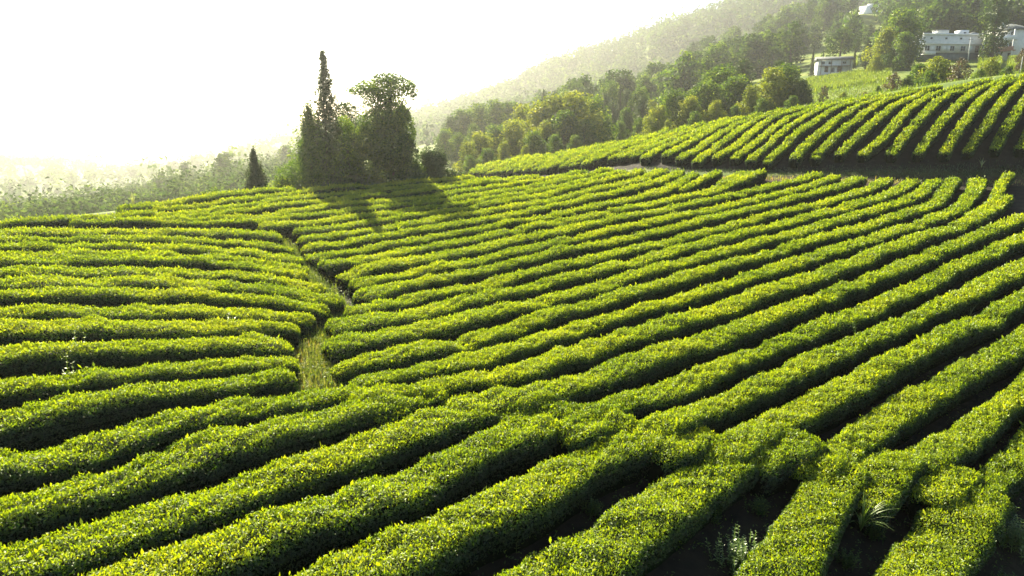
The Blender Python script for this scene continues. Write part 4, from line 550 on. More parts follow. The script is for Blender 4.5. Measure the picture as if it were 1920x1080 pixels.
gx = axis_coords(-34, 62, 0.8, -1500, 1500, 1.07)
gy = axis_coords(2, 102, 0.8, -160, 1600, 1.06)
GX, GY = np.meshgrid(gx, gy)
XY = np.c_[GX.ravel(), GY.ravel()]
GZ = height(XY)
far = np.hypot(XY[:, 0], XY[:, 1])
GZ = np.minimum(GZ, 142)
GZ = np.where(far > 1150, GZ * np.clip(1 - (far - 1150) / 500, 0, 1) + (-60) * np.clip((far - 1150) / 500, 0, 1), GZ)
GZ = np.maximum(GZ, -130)
nx, ny = len(gx), len(gy)
I = np.arange(nx * ny).reshape(ny, nx)
Q = np.stack([I[:-1, :-1], I[:-1, 1:], I[1:, 1:], I[1:, :-1]], -1).reshape(-1, 4)
gm = mesh_np('ground', np.c_[XY, GZ], Q, M['ground'], smooth=True)
soil_and_shade = sstep((np.maximum(poly_sd(field_poly, XY), poly_sd(terr_edge, XY)) + 2.6) / 1.4)  # field soil, widened over the bank so its dark colour deepens the shade there
pd = np.full(len(XY), 1e9)
path_line = field_edge[19:]
for (x0, y0), (x1, y1) in zip(path_line[:-1], path_line[1:]):
    dx, dy = x1 - x0, y1 - y0
    t = np.clip(((XY[:, 0] - x0) * dx + (XY[:, 1] - y0 - 0.4) * dy) / (dx * dx + dy * dy), 0, 1)
    pd = np.minimum(pd, np.hypot(XY[:, 0] - x0 - t * dx, XY[:, 1] - y0 - 0.4 - t * dy))
trod = sstep((0.7 - pd) / 0.6)
for nm, val in (('soil_and_shade', soil_and_shade), ('trodden', trod)):
    a = gm.attributes.new(nm, 'FLOAT', 'POINT')
    a.data.foreach_set('value', val.astype(np.float32))
tag(link('ground', gm), kind='structure')

# ------------------------------------------------------------------ tea hedges
ONES = 'zeroth first second third fourth fifth sixth seventh eighth ninth tenth eleventh twelfth thirteenth fourteenth fifteenth sixteenth seventeenth eighteenth nineteenth'.split()
TENS = {20: 'twent', 30: 'thirt', 40: 'fort'}
def ordinal(n):
    if n < 20: return ONES[n]
    t = TENS[n // 10 * 10]
    return t + 'ieth' if n % 10 == 0 else t + 'y-' + ONES[n % 10]

cam_p = np.array([0, 0, CAM_Z])
LEAF_COUNT = 0

def tea_hedge(pts, hw, seed, label, group, h=0.66):
    global LEAF_COUNT
    R = np.random.default_rng(seed)
    P = pts.copy()
    hk = R.uniform(0.93, 1.07)
    hw = hw * R.uniform(0.88, 0.98)
    seg = np.hypot(*np.diff(P, axis=0).T)
    s = np.r_[0, np.cumsum(seg)]
    Ltot = s[-1]
    T = norm(np.gradient(P, axis=0))
    zc = height(P)
    base = np.array([P[0, 0], P[0, 1], zc[0]])
    def frame(q):
        x = np.interp(q, s, P[:, 0]); y = np.interp(q, s, P[:, 1])
        over = np.where(q < 0, q, np.where(q > Ltot, q - Ltot, 0))
        tx = np.interp(q, s, T[:, 0]); ty = np.interp(q, s, T[:, 1])
        l = np.hypot(tx, ty); tx, ty = tx / l, ty / l
        x = x + tx * over; y = y + ty * over
        w = np.interp(q, s, hw)
        w = w * (1 + 0.10 * vnoise(q, seed, 0.9) + 0.09 * vnoise(q, seed + 1, 2.3))
        hh = h * hk * (1 + 0.08 * vnoise(q, seed + 2, 0.5) + 0.07 * vnoise(q, seed + 3, 1.7) - 0.16 * sstep((vnoise(q, seed + 11, 0.55) - 0.62) / 0.3))
        off = 0.09 * vnoise(q, seed + 4, 0.45)
        e = np.where(q < 0, -q, np.where(q > Ltot, q - Ltot, 0)) / 0.45
        k = np.sqrt(np.clip(1 - np.clip(e, 0, 1) ** 2.2, 0.02, 1))
        z = np.interp(q, s, zc)
        return x - ty * off, y + tx * off, z, tx, ty, w * (0.35 + 0.65 * k), hh * (0.6 + 0.4 * k)
    # section: rounded box, narrower at the foot
    ph = np.pi / 2 - np.pi / 2 * np.sign(np.linspace(1, -1, 161)) * abs(np.linspace(1, -1, 161)) ** 2.2
    sx = np.sign(np.cos(ph)) * abs(np.cos(ph)) ** 0.42
    sz = abs(np.sin(ph)) ** 0.34
    sl = np.hypot(np.diff(sx) * 0.56, np.diff(sz) * h)
    sc = np.r_[0, np.cumsum(sl)]
    per = sc[-1]
    # leaves
    d_pt = np.linalg.norm(np.c_[P, zc + h] - cam_p, axis=1)
    def leaf_len(d): return np.clip(0.0026 * d, 0.054, 0.4)
    qs = np.linspace(-0.43, Ltot + 0.43, max(20, int(Ltot * 2)))
    Lq = leaf_len(np.interp(qs, s, d_pt))
    dens = per * 5.2 / Lq ** 2
    cum = np.r_[0, np.cumsum((dens[:-1] + dens[1:]) / 2 * np.diff(qs))]
    n = int(cum[-1])
    q = np.interp(R.uniform(0, cum[-1], n), cum, qs)
    # more leaves over the top than down the sides
    f = R.uniform(0, 1, n)
    c01 = np.where(R.uniform(0, 1, n) < 0.35, R.uniform(0, 1, n), np.clip(0.5 + (f - .5) * 0.72, 0, 1)) * per
    a = np.interp(c01, sc, ph)
    x, y, z, tx, ty, w, hh = frame(q)
    cx = np.sign(np.cos(a)) * abs(np.cos(a)) ** 0.42
    cz = abs(np.sin(a)) ** 0.34
    Ls = leaf_len(np.linalg.norm(np.c_[x, y, z + h] - cam_p, axis=1)) * R.uniform(0.65, 1.3, n)
    bump = R.normal(0, 1, n) * 0.33 * Ls + 0.05 * (vnoise(q * 3.1 + cx * 2.2, seed + 5, 1.0) + vnoise(q * 2.3 - cx * 3.4, seed + 6, 1.3))
    rr = 1.0 - np.abs(R.normal(0, 0.05, n))
    foot = 0.80 + 0.20 * sstep(cz / 0.7)
    lx = cx * w * rr * foot
    lz = 0.03 + cz * hh * rr + np.maximum(bump, -0.05) * (cz > 0.6)
    nx_ = np.cos(a); nz_ = np.sin(a) * 1.1
    e = np.where(q < 0, q / 0.45, np.where(q > Ltot, (q - Ltot) / 0.45, 0))
    N = np.c_[-ty * nx_ + tx * e * 1.3, tx * nx_ + ty * e * 1.3, nz_]
    C = np.c_[x - ty * lx, y + tx * lx, z + lz]
    shoot = (R.uniform(0, 1, n) < 0.34) & (cz > 0.88)
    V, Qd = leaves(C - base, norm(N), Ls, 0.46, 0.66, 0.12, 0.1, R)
    # young shoots stand upright on the plucked top
    m = shoot.nonzero()[0]
    if len(m):
        k = len(m)
        ax = norm(np.c_[R.normal(0, .5, k), R.normal(0, .5, k), np.ones(k)])
        sd = norm(np.cross(ax, R.normal(0, 1, (k, 3))))
        b = C[m] - base
        Lm = Ls[m][:, None] * (1.1 + 1.1 * (R.uniform(0, 1, (k, 1)) < 0.012) * (Ls[m][:, None] < 0.1))
        V4 = np.stack([b, b + ax * Lm * .5 + sd * Lm * .2, b + ax * Lm, b + ax * Lm * .5 - sd * Lm * .2], 1)
        V.reshape(-1, 4, 3)[m] = V4
    tone = 0.13 + 0.58 * sstep((cz - 0.70) / 0.29) + R.normal(0, 0.105, n) + shoot * 0.10 + 0.10 * vnoise(q, seed + 8, 0.35)  # older side leaves darker, with the hedge sides' shade added to the tone
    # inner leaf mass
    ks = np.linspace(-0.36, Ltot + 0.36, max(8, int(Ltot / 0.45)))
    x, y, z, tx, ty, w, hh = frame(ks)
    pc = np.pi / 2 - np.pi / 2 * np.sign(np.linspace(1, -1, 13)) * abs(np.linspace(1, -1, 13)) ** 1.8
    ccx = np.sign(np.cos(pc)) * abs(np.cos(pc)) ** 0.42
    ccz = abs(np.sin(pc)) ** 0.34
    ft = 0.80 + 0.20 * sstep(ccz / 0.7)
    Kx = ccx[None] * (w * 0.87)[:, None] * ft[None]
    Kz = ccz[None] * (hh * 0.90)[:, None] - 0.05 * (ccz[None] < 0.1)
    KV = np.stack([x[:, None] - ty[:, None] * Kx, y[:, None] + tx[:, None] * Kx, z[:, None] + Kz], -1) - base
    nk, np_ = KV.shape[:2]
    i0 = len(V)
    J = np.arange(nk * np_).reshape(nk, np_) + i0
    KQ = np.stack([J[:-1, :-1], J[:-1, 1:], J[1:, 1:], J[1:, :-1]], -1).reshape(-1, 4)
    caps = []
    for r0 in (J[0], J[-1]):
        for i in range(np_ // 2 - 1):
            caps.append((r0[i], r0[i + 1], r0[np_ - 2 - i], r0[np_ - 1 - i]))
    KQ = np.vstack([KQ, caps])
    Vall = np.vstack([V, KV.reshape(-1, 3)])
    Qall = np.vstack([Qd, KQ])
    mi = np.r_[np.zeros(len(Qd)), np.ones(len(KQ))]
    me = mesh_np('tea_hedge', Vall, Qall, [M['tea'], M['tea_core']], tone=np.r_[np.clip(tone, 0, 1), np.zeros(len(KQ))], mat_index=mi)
    LEAF_COUNT += n
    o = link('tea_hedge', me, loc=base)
    return tag(o, label, 'tea hedge', group)

rows = []
for l in ROWS.strip().splitlines():
    k, r = l.split(' ', 1)
    rows.append((k, arr(r, 3)))
tot = {}
for k, _ in rows: tot[k] = tot.get(k, 0) + 1
cnt = {}
for i, (k, r) in enumerate(rows):
    cnt[k] = cnt.get(k, 0) + 1
    c = cnt[k]
    if k == 'top':
        lab = f'hazy tea hedge along the crest below the tree clump, {ordinal(c)} from the top'
        grp = 'tea hedges along the crest of the field'
    elif k == 'gully_right':
        far_ = tot[k] - c
        lab = (f'long tea hedge curving from the gully to the dirt path, {ordinal(c)} below the crest hedges' if c <= 14 else
               f'broad tea hedge sweeping up the right slope, {ordinal(far_ + 1)} from the near right corner')
        grp = 'tea hedges between the grass gully and the dirt path'
    elif k == 'left':
        lab = f'level tea hedge left of the grass gully, {ordinal(c)} counted down from the crest'
        grp = 'tea hedges on the left side of the grass gully'
    elif k == 'front':
        lab = f'thick tea hedge near the bottom edge, {ordinal(c)} from the near end of the gully'
        grp = 'tea hedges in the foreground'
    elif k == 'bridge':
        lab = f'ragged tea bush plugging a furrow along the diagonal seam, {ordinal(c)} from the gully'
        grp = 'tea bushes along the diagonal seam'
    elif k == 'short':
        lab = f'short stubby tea hedge wedged against the dirt path, {ordinal(c)} from the left'
        grp = 'short tea hedges beside the dirt path'
    else:
        lab = f'straight tea hedge climbing the terrace above the bank, {ordinal(c)} from the right end'
        grp = 'tea hedges on the upper terrace'
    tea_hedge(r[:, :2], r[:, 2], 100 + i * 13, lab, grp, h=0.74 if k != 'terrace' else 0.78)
print('tea leaves', LEAF_COUNT)
# ------------------------------------------------------------------ trees
def at(u, d, sink=0.0):
    """Point on the ground on photograph bearing u at distance d."""
    z = 0.0
    for _ in range(6):
        dep = d * math.cos(TILT) - (z - CAM_Z) * math.sin(TILT)
        x = (u - 960) / 1280.0 * dep
        z = hz(x, d)
    return x, d, z - sink

def z_of(v, d):
    return bearing(960, v, d)[2]

def shell(C, Rr, n, R, flat=0.0, inner=0.35):
    """n points in ellipsoids (centres C, radii Rr), most of them near the surface; returns points, normals."""
    C = np.asarray(C, float); Rr = np.asarray(Rr, float)
    if Rr.ndim == 1: Rr = np.repeat(Rr[:, None], 3, 1)
    area = (Rr[:, 0] * Rr[:, 1] + Rr[:, 0] * Rr[:, 2] + Rr[:, 1] * Rr[:, 2])
    k = R.choice(len(C), n, p=area / area.sum())
    d = norm(R.normal(0, 1, (n, 3)))
    rad_ = np.where(R.uniform(0, 1, n) < inner, R.uniform(0.3, 0.9, n), R.normal(0.98, 0.09, n))
    return C[k] + d * Rr[k] * rad_[:, None], norm(d / Rr[k]), k

def crown_mesh(name, C, Rr, n, L, mat, seed, wid=0.6, tilt=0.7, tone0=0.45, inner=0.3, up=0.25, cover=0.62):
    R = np.random.default_rng(seed)
    q = np.asarray(Rr, float)
    if q.ndim == 1: q = np.repeat(q[:, None], 3, 1)
    area = (4.19 * (q[:, 0] * q[:, 1] + q[:, 0] * q[:, 2] + q[:, 1] * q[:, 2])).sum()
    n = max(n, int(cover * area / (0.32 * L * L)))
    P, N, k = shell(C, Rr, n, R, inner=inner)
    ct = R.normal(0, 0.12, len(C))
    V, Q = leaves(P, N, L * R.uniform(0.6, 1.35, n), wid, tilt, 0.12, up, R)
    zz = np.asarray(C)[:, 2]
    tone = tone0 + ct[k] + R.normal(0, 0.18, n) + 0.05
    return mesh_np(name, V, Q, mat, tone=np.clip(tone, 0, 1))

def trunk_mesh(name, h, r, limbs, seed, lean=(0, 0)):
    R = np.random.default_rng(seed)
    b = Bag()
    t = np.linspace(0, 1, 7)
    wob = np.c_[np.cumsum(R.normal(0, .02, 7)) * h * .3, np.cumsum(R.normal(0, .02, 7)) * h * .3]
    pts = np.c_[wob[:, 0] + lean[0] * t, wob[:, 1] + lean[1] * t, t * h - 0.3]
    b.tube(pts, r * (1.15 - 0.85 * t) + 0.01, 8)
    for (x, y, z, f) in limbs:
        i = f * 6
        p0 = np.array([np.interp(i, np.arange(7), pts[:, j]) for j in range(3)])
        p1 = np.array([x, y, z])
        mid = p0 * .45 + p1 * .55 + np.array([0, 0, -0.08 * np.linalg.norm(p1 - p0)])
        b.tube([p0, (p0 + mid) / 2, mid, p1], np.array([.5, .4, .28, .1]) * r + 0.005, 6)
    return b.mesh(name, M['bark'], smooth=True)

def blob_crown(seed, h, w, z0, n, squash=0.8, top=0.6, r0=0.24):
    """Cluster centres and radii of an uneven broadleaf crown of height h, width w, starting at z0."""
    R = np.random.default_rng(seed)
    C, Rr = [], []
    for i in range(n):
        t = (i + R.uniform(0, 1)) / n
        z = z0 + (h - z0) * (0.08 + 0.86 * t)
        prof = math.sin(math.pi * (0.18 + 0.74 * t) ** top) ** 0.8
        ang = i * 2.4 + R.uniform(-.5, .5)
        rr = w * .5 * prof * R.uniform(0.25, 1.0)
        r = w * r0 * R.uniform(0.65, 1.25) * (0.6 + 0.5 * prof)
        C.append((rr * math.cos(ang), rr * math.sin(ang), min(z, h - r * squash)))
        Rr.append((r, r * R.uniform(.8, 1.1), r * squash * R.uniform(.8, 1.2)))
    return np.array(C), np.array(Rr)

def proto_broad(seed, h, w, z0, nb, nl, L, mat, **k):
    C, Rr = blob_crown(seed, h, w, z0, nb, **{q: k[q] for q in ('squash', 'top', 'r0') if q in k})
    cr = crown_mesh('crown', C, Rr, nl, L, mat, seed + 1, tone0=k.get('tone0', .48), cover=k.get('cover', .5))
    limbs = [(c[0] * .8, c[1] * .8, c[2], 0.35 + 0.4 * R_) for c, R_ in zip(C[:: max(1, nb // 6)], np.linspace(0, 1, 7))]
    tr = trunk_mesh('trunk', h * .75, 0.022 * h + 0.03, limbs, seed + 2)
    return cr, tr

def conifer_crown(name, h, w, nl, L, mat, seed, tiers=14, z0=0.05, p=1.0, gap=0.5, tone0=0.4):
    """Layered conifer: tiers of drooping sprays, uneven in reach, with gaps between them."""
    R = np.random.default_rng(seed)
    P, N = [], []
    for i in range(tiers):
        t = (i + 0.5) / tiers
        z = h * (z0 + (1 - z0) * t)
        reach = w * .5 * (1 - t) ** p * R.uniform(.6, 1.25) + w * 0.035
        nb = 9
        n = int(nl * (reach + w * .08)); n = max(n, 8)
        ph0 = R.uniform(0, 6.28)
        br = R.integers(0, nb, n)
        ang = ph0 + br * 2 * np.pi / nb + R.normal(0, .16, n)
        bl = R.uniform(.45, 1.25, nb)[br]
        rr = reach * bl * np.sqrt(R.uniform(0, 1, n))
        dz = h / tiers * gap
        P.append(np.c_[rr * np.cos(ang), rr * np.sin(ang), z - rr * 0.28 + R.normal(0, dz * .45, n)])
        N.append(np.c_[np.cos(ang) * .8, np.sin(ang) * .8, np.full(n, .7)])
    P = np.vstack(P); N = norm(np.vstack(N))
    n = len(P)
    V, Q = leaves(P, N, L * R.uniform(.6, 1.3, n), .45, .7, .1, 0.0, R)
    tone = tone0 + R.normal(0, .16, n)
    return mesh_np(name, V, Q, mat, tone=np.clip(tone, 0, 1))

def tree(name, loc, crown, trunk, label, cat='tree', group=None, rz=0.0, sc=(1, 1, 1), crown_name='crown'):
    e = empty(name, loc, rz)
    e.scale = sc
    c = link(crown_name, crown, e)
    t = link('trunk' if cat == 'tree' else 'stem', trunk, e)
    return tag(e, label, cat, group)

# prototype crowns and trunks, each about the size it is used at
PROTO = {
    'broad': [proto_broad(11, 11, 8.0, .6, 46, 3600, .40, M['broadleaf'], r0=.145, squash=1.25),
              proto_broad(12, 11, 7.2, .5, 46, 3600, .40, M['broadleaf'], r0=.145, squash=1.3, top=.75),
              proto_broad(13, 11, 8.5, .6, 50, 3800, .40, M['broadleaf'], r0=.14, squash=1.2, top=.5, tone0=.38)],
    'sunny': [proto_broad(21, 11, 7.6, .4, 46, 3800, .40, M['yellow_leaf'], r0=.14, squash=1.4),
              proto_broad(22, 11, 6.6, .4, 44, 3400, .40, M['yellow_leaf'], r0=.145, squash=1.4, top=.7)],
    'tall': [proto_broad(31, 13, 4.6, .6, 46, 3400, .38, M['broadleaf'], r0=.19, squash=1.3, top=.8),
             proto_broad(32, 13, 4.0, .6, 44, 3000, .38, M['dark_leaf'], r0=.19, squash=1.3, top=.9)],
    'bush': [proto_broad(41, 4.2, 5.0, 0.0, 36, 3000, .25, M['yellow_leaf'], r0=.135, squash=1.2, top=.5),
             proto_broad(42, 4.2, 4.6, 0.0, 36, 3000, .25, M['broadleaf'], r0=.135, squash=1.2, top=.5)],
    'red': [proto_broad(51, 4.5, 3.0, 0.4, 18, 1500, .24, M['red_leaf'], r0=.2, top=.7),
            proto_broad(52, 4.5, 2.4, 0.4, 16, 900, .24, M['red_leaf'], r0=.18, top=.8)],
    'fir': [(conifer_crown('crown', 11, 3.6, 190, .34, M['conifer'], 61, 16), trunk_mesh('trunk', 10.6, .17, [], 62)),
            (conifer_crown('crown', 11, 2.8, 230, .34, M['dark_leaf'], 63, 18, p=.8, gap=.9), trunk_mesh('trunk', 10.6, .15, [], 64))],
    # thinner crowns of larger leaf sprays for trees several hundred metres off
    'wood': [proto_broad(71, 11, 8.5, 1.0, 20, 900, .85, M['far_leaf'], r0=.22),
             proto_broad(72, 11, 7.5, 1.0, 18, 800, .85, M['broadleaf'], r0=.23, top=.75),
             proto_broad(73, 12, 6.0, 1.0, 18, 800, .85, M['far_leaf'], r0=.25, top=.8),
             proto_broad(74, 11, 9.0, 1.0, 22, 950, .85, M['far_leaf'], r0=.2, top=.5)],
}
PH = {'broad': 11, 'sunny': 11, 'tall': 13, 'bush': 4.2, 'red': 4.5, 'fir': 11, 'wood': 11}
tree_rng = random.Random(5)

def place(kind, u, d, vtop, label, group=None, i=0, wide=1.0, name=None, cat='tree'):
    x, y, z = at(u, d)
    h = max(1.2, z_of(vtop, d) - z)
    pr = PROTO[kind]
    cr, tr = pr[i % len(pr)]
    s = h / PH[kind]
    s2 = s * wide
    return tree(name or {'fir': 'conifer', 'bush': 'shrub', 'red': 'shrub'}.get(kind, 'broadleaf_tree'), (x, y, z - .1 * s), cr, tr, label, cat, group,
                rz=tree_rng.uniform(0, 6.28), sc=(s2, s2, s))

# --- the clump of trees on the crest of the field
HAZY = None
def unique_tree(name, u, d, crown_fn, trunk_h, trunk_r, label, limbs=(), cat='tree', seed=1):
    x, y, z = at(u, d)
    e = empty(name, (x, y, z - .05))
    for nm, me in crown_fn: link(nm, me, e)
    link('trunk' if cat == 'tree' else 'stem', trunk_mesh('trunk', trunk_h, trunk_r, limbs, seed), e)
    return tag(e, label, cat)

unique_tree('cypress', 482, 44.5, [('crown', conifer_crown('crown', 2.95, 1.75, 900, .13, M['conifer'], 81, 12, p=.75, gap=1.3, tone0=.3))], 2.7, .07,
            'small dark cypress standing alone on the crest, apart from the tree clump')
spire = conifer_crown('crown', 9.3, 5.8, 460, .19, M['conifer'], 82, 17, p=1.3, gap=.9, tone0=.5)
unique_tree('spire_conifer', 621, 48.5, [('crown', spire)], 9.1, .09, 'tallest conifer of the clump, a thin ragged spire with gaps near its tip', seed=83)
unique_tree('conifer', 588, 47.6, [('crown', conifer_crown('crown', 5.7, 5.4, 640, .18, M['broadleaf'], 84, 11, p=.9, gap=1.2, tone0=.5))], 5.2, .12,
            'broad sunlit conifer at the left edge of the tree clump', seed=85)
dome = proto_broad(86, 6.9, 2.0, 1.0, 16, 2600, .15, M['dark_leaf'], r0=.34, top=.9)
unique_tree('round_topped_tree', 659, 53, [('crown', dome[0])], 5, .12, 'smooth round-topped dark tree behind the spire conifer', seed=87)
leafy = proto_broad(88, 5.2, 3.0, .2, 24, 4200, .15, M['broadleaf'], r0=.15, top=.6, squash=1.2, cover=.4)
unique_tree('leafy_tree', 655, 49.0, [('crown', leafy[0])], 3.8, .1, 'light leafy tree filling the middle of the clump beside the spire', seed=89)
# tree smothered in climbers below flat windswept boughs
def px(u, v, uc=735, d=50.0):
    s = d / 1280.0 * 1.02
    return (u - uc) * s, (338 - v) * s
C, Rr = [], []
for (u, v, rx, rz_) in ((690, 168, 26, 9), (712, 160, 30, 11), (735, 148, 28, 9), (755, 158, 26, 10), (772, 168, 14, 10), (715, 178, 30, 10), (740, 172, 26, 11),
                        (722, 190, 22, 10), (752, 190, 14, 12), (758, 205, 10, 9), (690, 192, 9, 6), (780, 178, 7, 7)):
    x, z = px(u, v)
    C.append((x, tree_rng.uniform(-.6, .6), z)); Rr.append((rx * .04, rx * .036, rz_ * .04))
boughs = crown_mesh('crown', C, Rr, 3000, .17, M['broadleaf'], 91, tone0=.40, cover=.8)
C, Rr = [], []
for (u, v, rx, rz_) in ((718, 225, 36, 26), (740, 215, 32, 24), (758, 240, 22, 34), (705, 255, 34, 34), (735, 265, 40, 40), (765, 285, 22, 34), (700, 300, 36, 38),
                        (740, 310, 40, 36), (775, 318, 22, 24), (690, 325, 22, 20)):
    x, z = px(u, v)
    C.append((x, tree_rng.uniform(-.5, .5), z)); Rr.append((rx * .04, rx * .045, rz_ * .04))
cloak = crown_mesh('vines', C, Rr, 7000, .16, M['broadleaf'], 92, tone0=.34, inner=.1, tilt=.6, cover=1.25)
unique_tree('vine_covered_tree', 735, 50, [('crown', boughs), ('vines', cloak)], 6.6, .2, 'big tree cloaked in vines with flat windswept boughs on top', seed=93,
            limbs=[(-1.6, 0, 6.2, .7), (1.2, 0, 6.4, .75), (.2, 0, 7.2, .8), (1.8, 0, 5.9, .7)])
def mound(name, u, d, h, w, dpt, nl, L, mat, label, seed, tone0=.45, cat='shrub'):
    R = np.random.default_rng(seed)
    C, Rr = [], []
    for i in range(16):
        t = R.uniform(-1, 1)
        a = R.uniform(-1, 1)
        hh = h * (1 - .55 * t * t) * R.uniform(.45, 1)
        r = min(w, h) * R.uniform(.2, .34)
        C.append((t * w * .42, a * dpt * .4, max(hh - r, r * .5))); Rr.append((r * 1.2, r * 1.1, r))
    me = crown_mesh('foliage', C, Rr, nl, L, mat, seed, tone0=tone0)
    b = Bag()
    for i in range(5):
        x = R.uniform(-.3, .3) * w
        b.tube([(x * .6, 0, -.2), (x * .8, 0, h * .3), (x, R.uniform(-.2, .2), h * .6)], [.05, .035, .015], 6)
    x, y, z = at(u, d)
    e = empty(name, (x, y, z - .05))
    link('foliage', me, e)
    link('stems', b.mesh('stems', M['bark']), e)
    return tag(e, label, cat)
mound('shrub', 540, 46.3, 1.35, 3.6, 1.6, 2600, .14, M['broadleaf'], 'low spreading sunlit shrub between the lone cypress and the clump', 101, .6)
mound('shrub', 395, 41.0, .85, 1.5, 1.0, 900, .12, M['broadleaf'], 'small shrub on the crest, leftmost of the bushes along it', 102, .55)
mound('shrub', 665, 48.2, 1.7, 4.6, 1.6, 3200, .14, M['dark_leaf'], 'dark undergrowth shrub at the foot of the spire conifer', 103, .45)
mound('shrub', 770, 50.0, 1.9, 3.6, 2.0, 2600, .14, M['dark_leaf'], 'dark thicket at the foot of the vine-cloaked tree', 104, .4)
mound('shrub', 812, 52.0, 3.1, 2.1, 2.0, 2600, .14, M['dark_leaf'], 'rounded shrub with a domed top just right of the clump', 105, .5)
mound('shrub', 838, 52.4, 1.35, 3.0, 1.6, 1800, .14, M['dark_leaf'], 'low dark shrub sloping down to the terrace tip', 106, .4)

# --- the wood behind the terrace
WG = {'broad': 'green broadleaf trees in the wood behind the terrace', 'sunny': 'yellowish trees in the wood behind the terrace',
      'tall': 'slim trees in the wood behind the terrace', 'fir': 'conifers in the wood behind the terrace'}
WL = {'broad': 'full green broadleaf tree in the wood behind the terrace', 'sunny': 'yellowish sunlit broadleaf tree in the wood behind the terrace',
      'tall': 'slim upright tree in the wood behind the terrace', 'fir': 'dark conifer among the broadleaf trees behind the terrace'}
WOOD = """
sunny 1232 112 196 1.0;broad 1262 118 166 1.0;sunny 1290 114 178 .95;broad 1316 122 150 1.0;broad 1348 128 120 1.05;tall 1386 132 105 1.1;broad 1374 120 140 1.0;sunny 1404 112 158 .9
sunny 1442 118 124 1.0;tall 1452 126 108 1.0;broad 1472 120 118 1.0;broad 1500 116 148 .9;sunny 1340 110 186 .9;broad 1425 108 184 .9;broad 1484 106 178 .9;sunny 1250 106 224 .8;broad 1300 106 208 .9;broad 1376 107 196 .8
sunny 1010 122 186 .9;sunny 1040 120 172 1.0;sunny 1076 118 168 1.0;broad 1104 124 178 1.0;sunny 980 128 192 .8;broad 1058 114 204 .9;broad 1096 112 222 .9;sunny 1020 114 222 .8
sunny 962 116 222 .9;broad 932 118 232 .9;sunny 902 114 244 .9;sunny 878 110 262 .8;broad 1000 110 244 .8;sunny 945 108 262 .8;broad 915 106 276 .8;sunny 985 106 270 .8;broad 880 105 290 .7;broad 1040 106 250 .8;broad 1078 107 252 .8
tall 845 168 214 1.2;broad 868 172 202 .9;broad 902 176 192 .9;tall 930 170 184 1.2;broad 955 178 188 .9;broad 836 150 240 .8;broad 860 145 248 .8;tall 890 150 230 1.0
tall 1132 150 170 1.1;fir 1160 155 158 1.0;tall 1172 160 164 1.0;broad 1198 158 162 .8;tall 1146 145 188 1.1;broad 1172 140 200 .8;tall 1202 142 176 1.2;broad 1136 134 216 .8;fir 1120 150 188 1.0;broad 1162 128 226 .7;broad 1196 126 220 .7;sunny 1220 150 186 .7
fir 1018 160 168 1.0;broad 1140 180 150 .8;tall 1100 175 160 1.0;broad 1060 185 166 .8
"""
wi = 0
for ln in WOOD.replace('\n', ';').split(';'):
    if not ln.strip(): continue
    k, u, d, v, w = ln.split()
    place(k, float(u), float(d), float(v), WL[k], WG[k], wi, float(w) * (1.0 if k == 'fir' else 1.3))
    wi += 1

# --- trees and shrubs round the farmhouses
NEAR = [
 ('broad', 1684, 188, 14, 1.25, 'tall full tree beside the long white house, highest of its stand'),
 ('sunny', 1655, 184, 48, 1.35, 'yellow-green tree in front of the tall full tree by the house'),
 ('broad', 1690, 178, 58, 1.15, 'green tree whose skirts reach the left end of the long house'),
 ('tall', 1622, 192, 70, 1.3, 'dark slender tree at the right gable of the low farmhouse'),
 ('sunny', 1640, 176, 100, 1.1, 'small light tree at the foot of the stand by the house'),
 ('tall', 1857, 176, -22, 1.05, 'very tall narrow poplar rising between the two white houses'),
 ('fir', 1521, 196, 86, .75, 'dark pointed cypress at the left end of the low farmhouse'),
 ('fir', 1541, 215, 92, .6, 'dark cypress behind the roof of the low farmhouse'),
 ('fir', 1600, 200, 84, .7, 'dark cypress close to the pale gable of the low farmhouse'),
 ('bush', 1718, 116, 118, 1.0, 'broad yellow-green shrub below the long house, leftmost of the row'),
 ('bush', 1752, 114, 104, 1.1, 'big yellow-green shrub in front of the long house'),
 ('bush', 1738, 106, 132, 1.2, 'reddish-tinged low shrub at the foot of the yellow-green ones'),
 ('red', 1796, 108, 106, 1.0, 'dark reddish sparse-leaved tree at the crest of the terrace'),
 ('bush', 1835, 108, 128, .9, 'light green shrub right of the dark reddish tree'),
 ('bush', 1855, 112, 106, .8, 'upright fresh green shrub below the poplar'),
 ('bush', 1886, 104, 122, .95, 'rounded green shrub near the right edge of the terrace crest'),
 ('red', 1912, 124, 88, .7, 'thin dark reddish tree at the corner of the right house'),
 ('bush', 1915, 104, 128, .8, 'shrub at the far right end of the terrace crest'),
 ('red', 1672, 112, 134, 1.2, 'purple-brown shrub where the cornfield meets the terrace'),
 ('red', 1542, 116, 158, .9, 'thin purple-brown shrub standing alone below the cornfield'),
 ('red', 1620, 113, 172, 2.2, 'low reddish-brown shrub on the terrace crest below the cornfield'),
 ('bush', 1645, 114, 160, .8, 'small weedy shrub left of the purple-brown one'),
 ('bush', 1580, 116, 172, 1.0, 'low green shrub between the two reddish-brown shrubs'),
 ('bush', 1700, 110, 140, .8, 'green shrub squeezed behind the purple-brown one'),
 ('bush', 1575, 196, 116, .45, 'small dark shrub against the wall of the low farmhouse'),
 ('bush', 1777, 206, 78, .35, 'thin sapling in front of the long house wall'),
 ('bush', 1762, 118, 122, .9, 'dark green shrub behind the row below the long house'),
]
for i, (k, u, d, v, w, lab) in enumerate(NEAR):
    place(k, u, d, v, lab, None, i, w, cat='shrub' if k in ('bush',) or (k == 'red' and 'tree' not in lab) else 'tree')

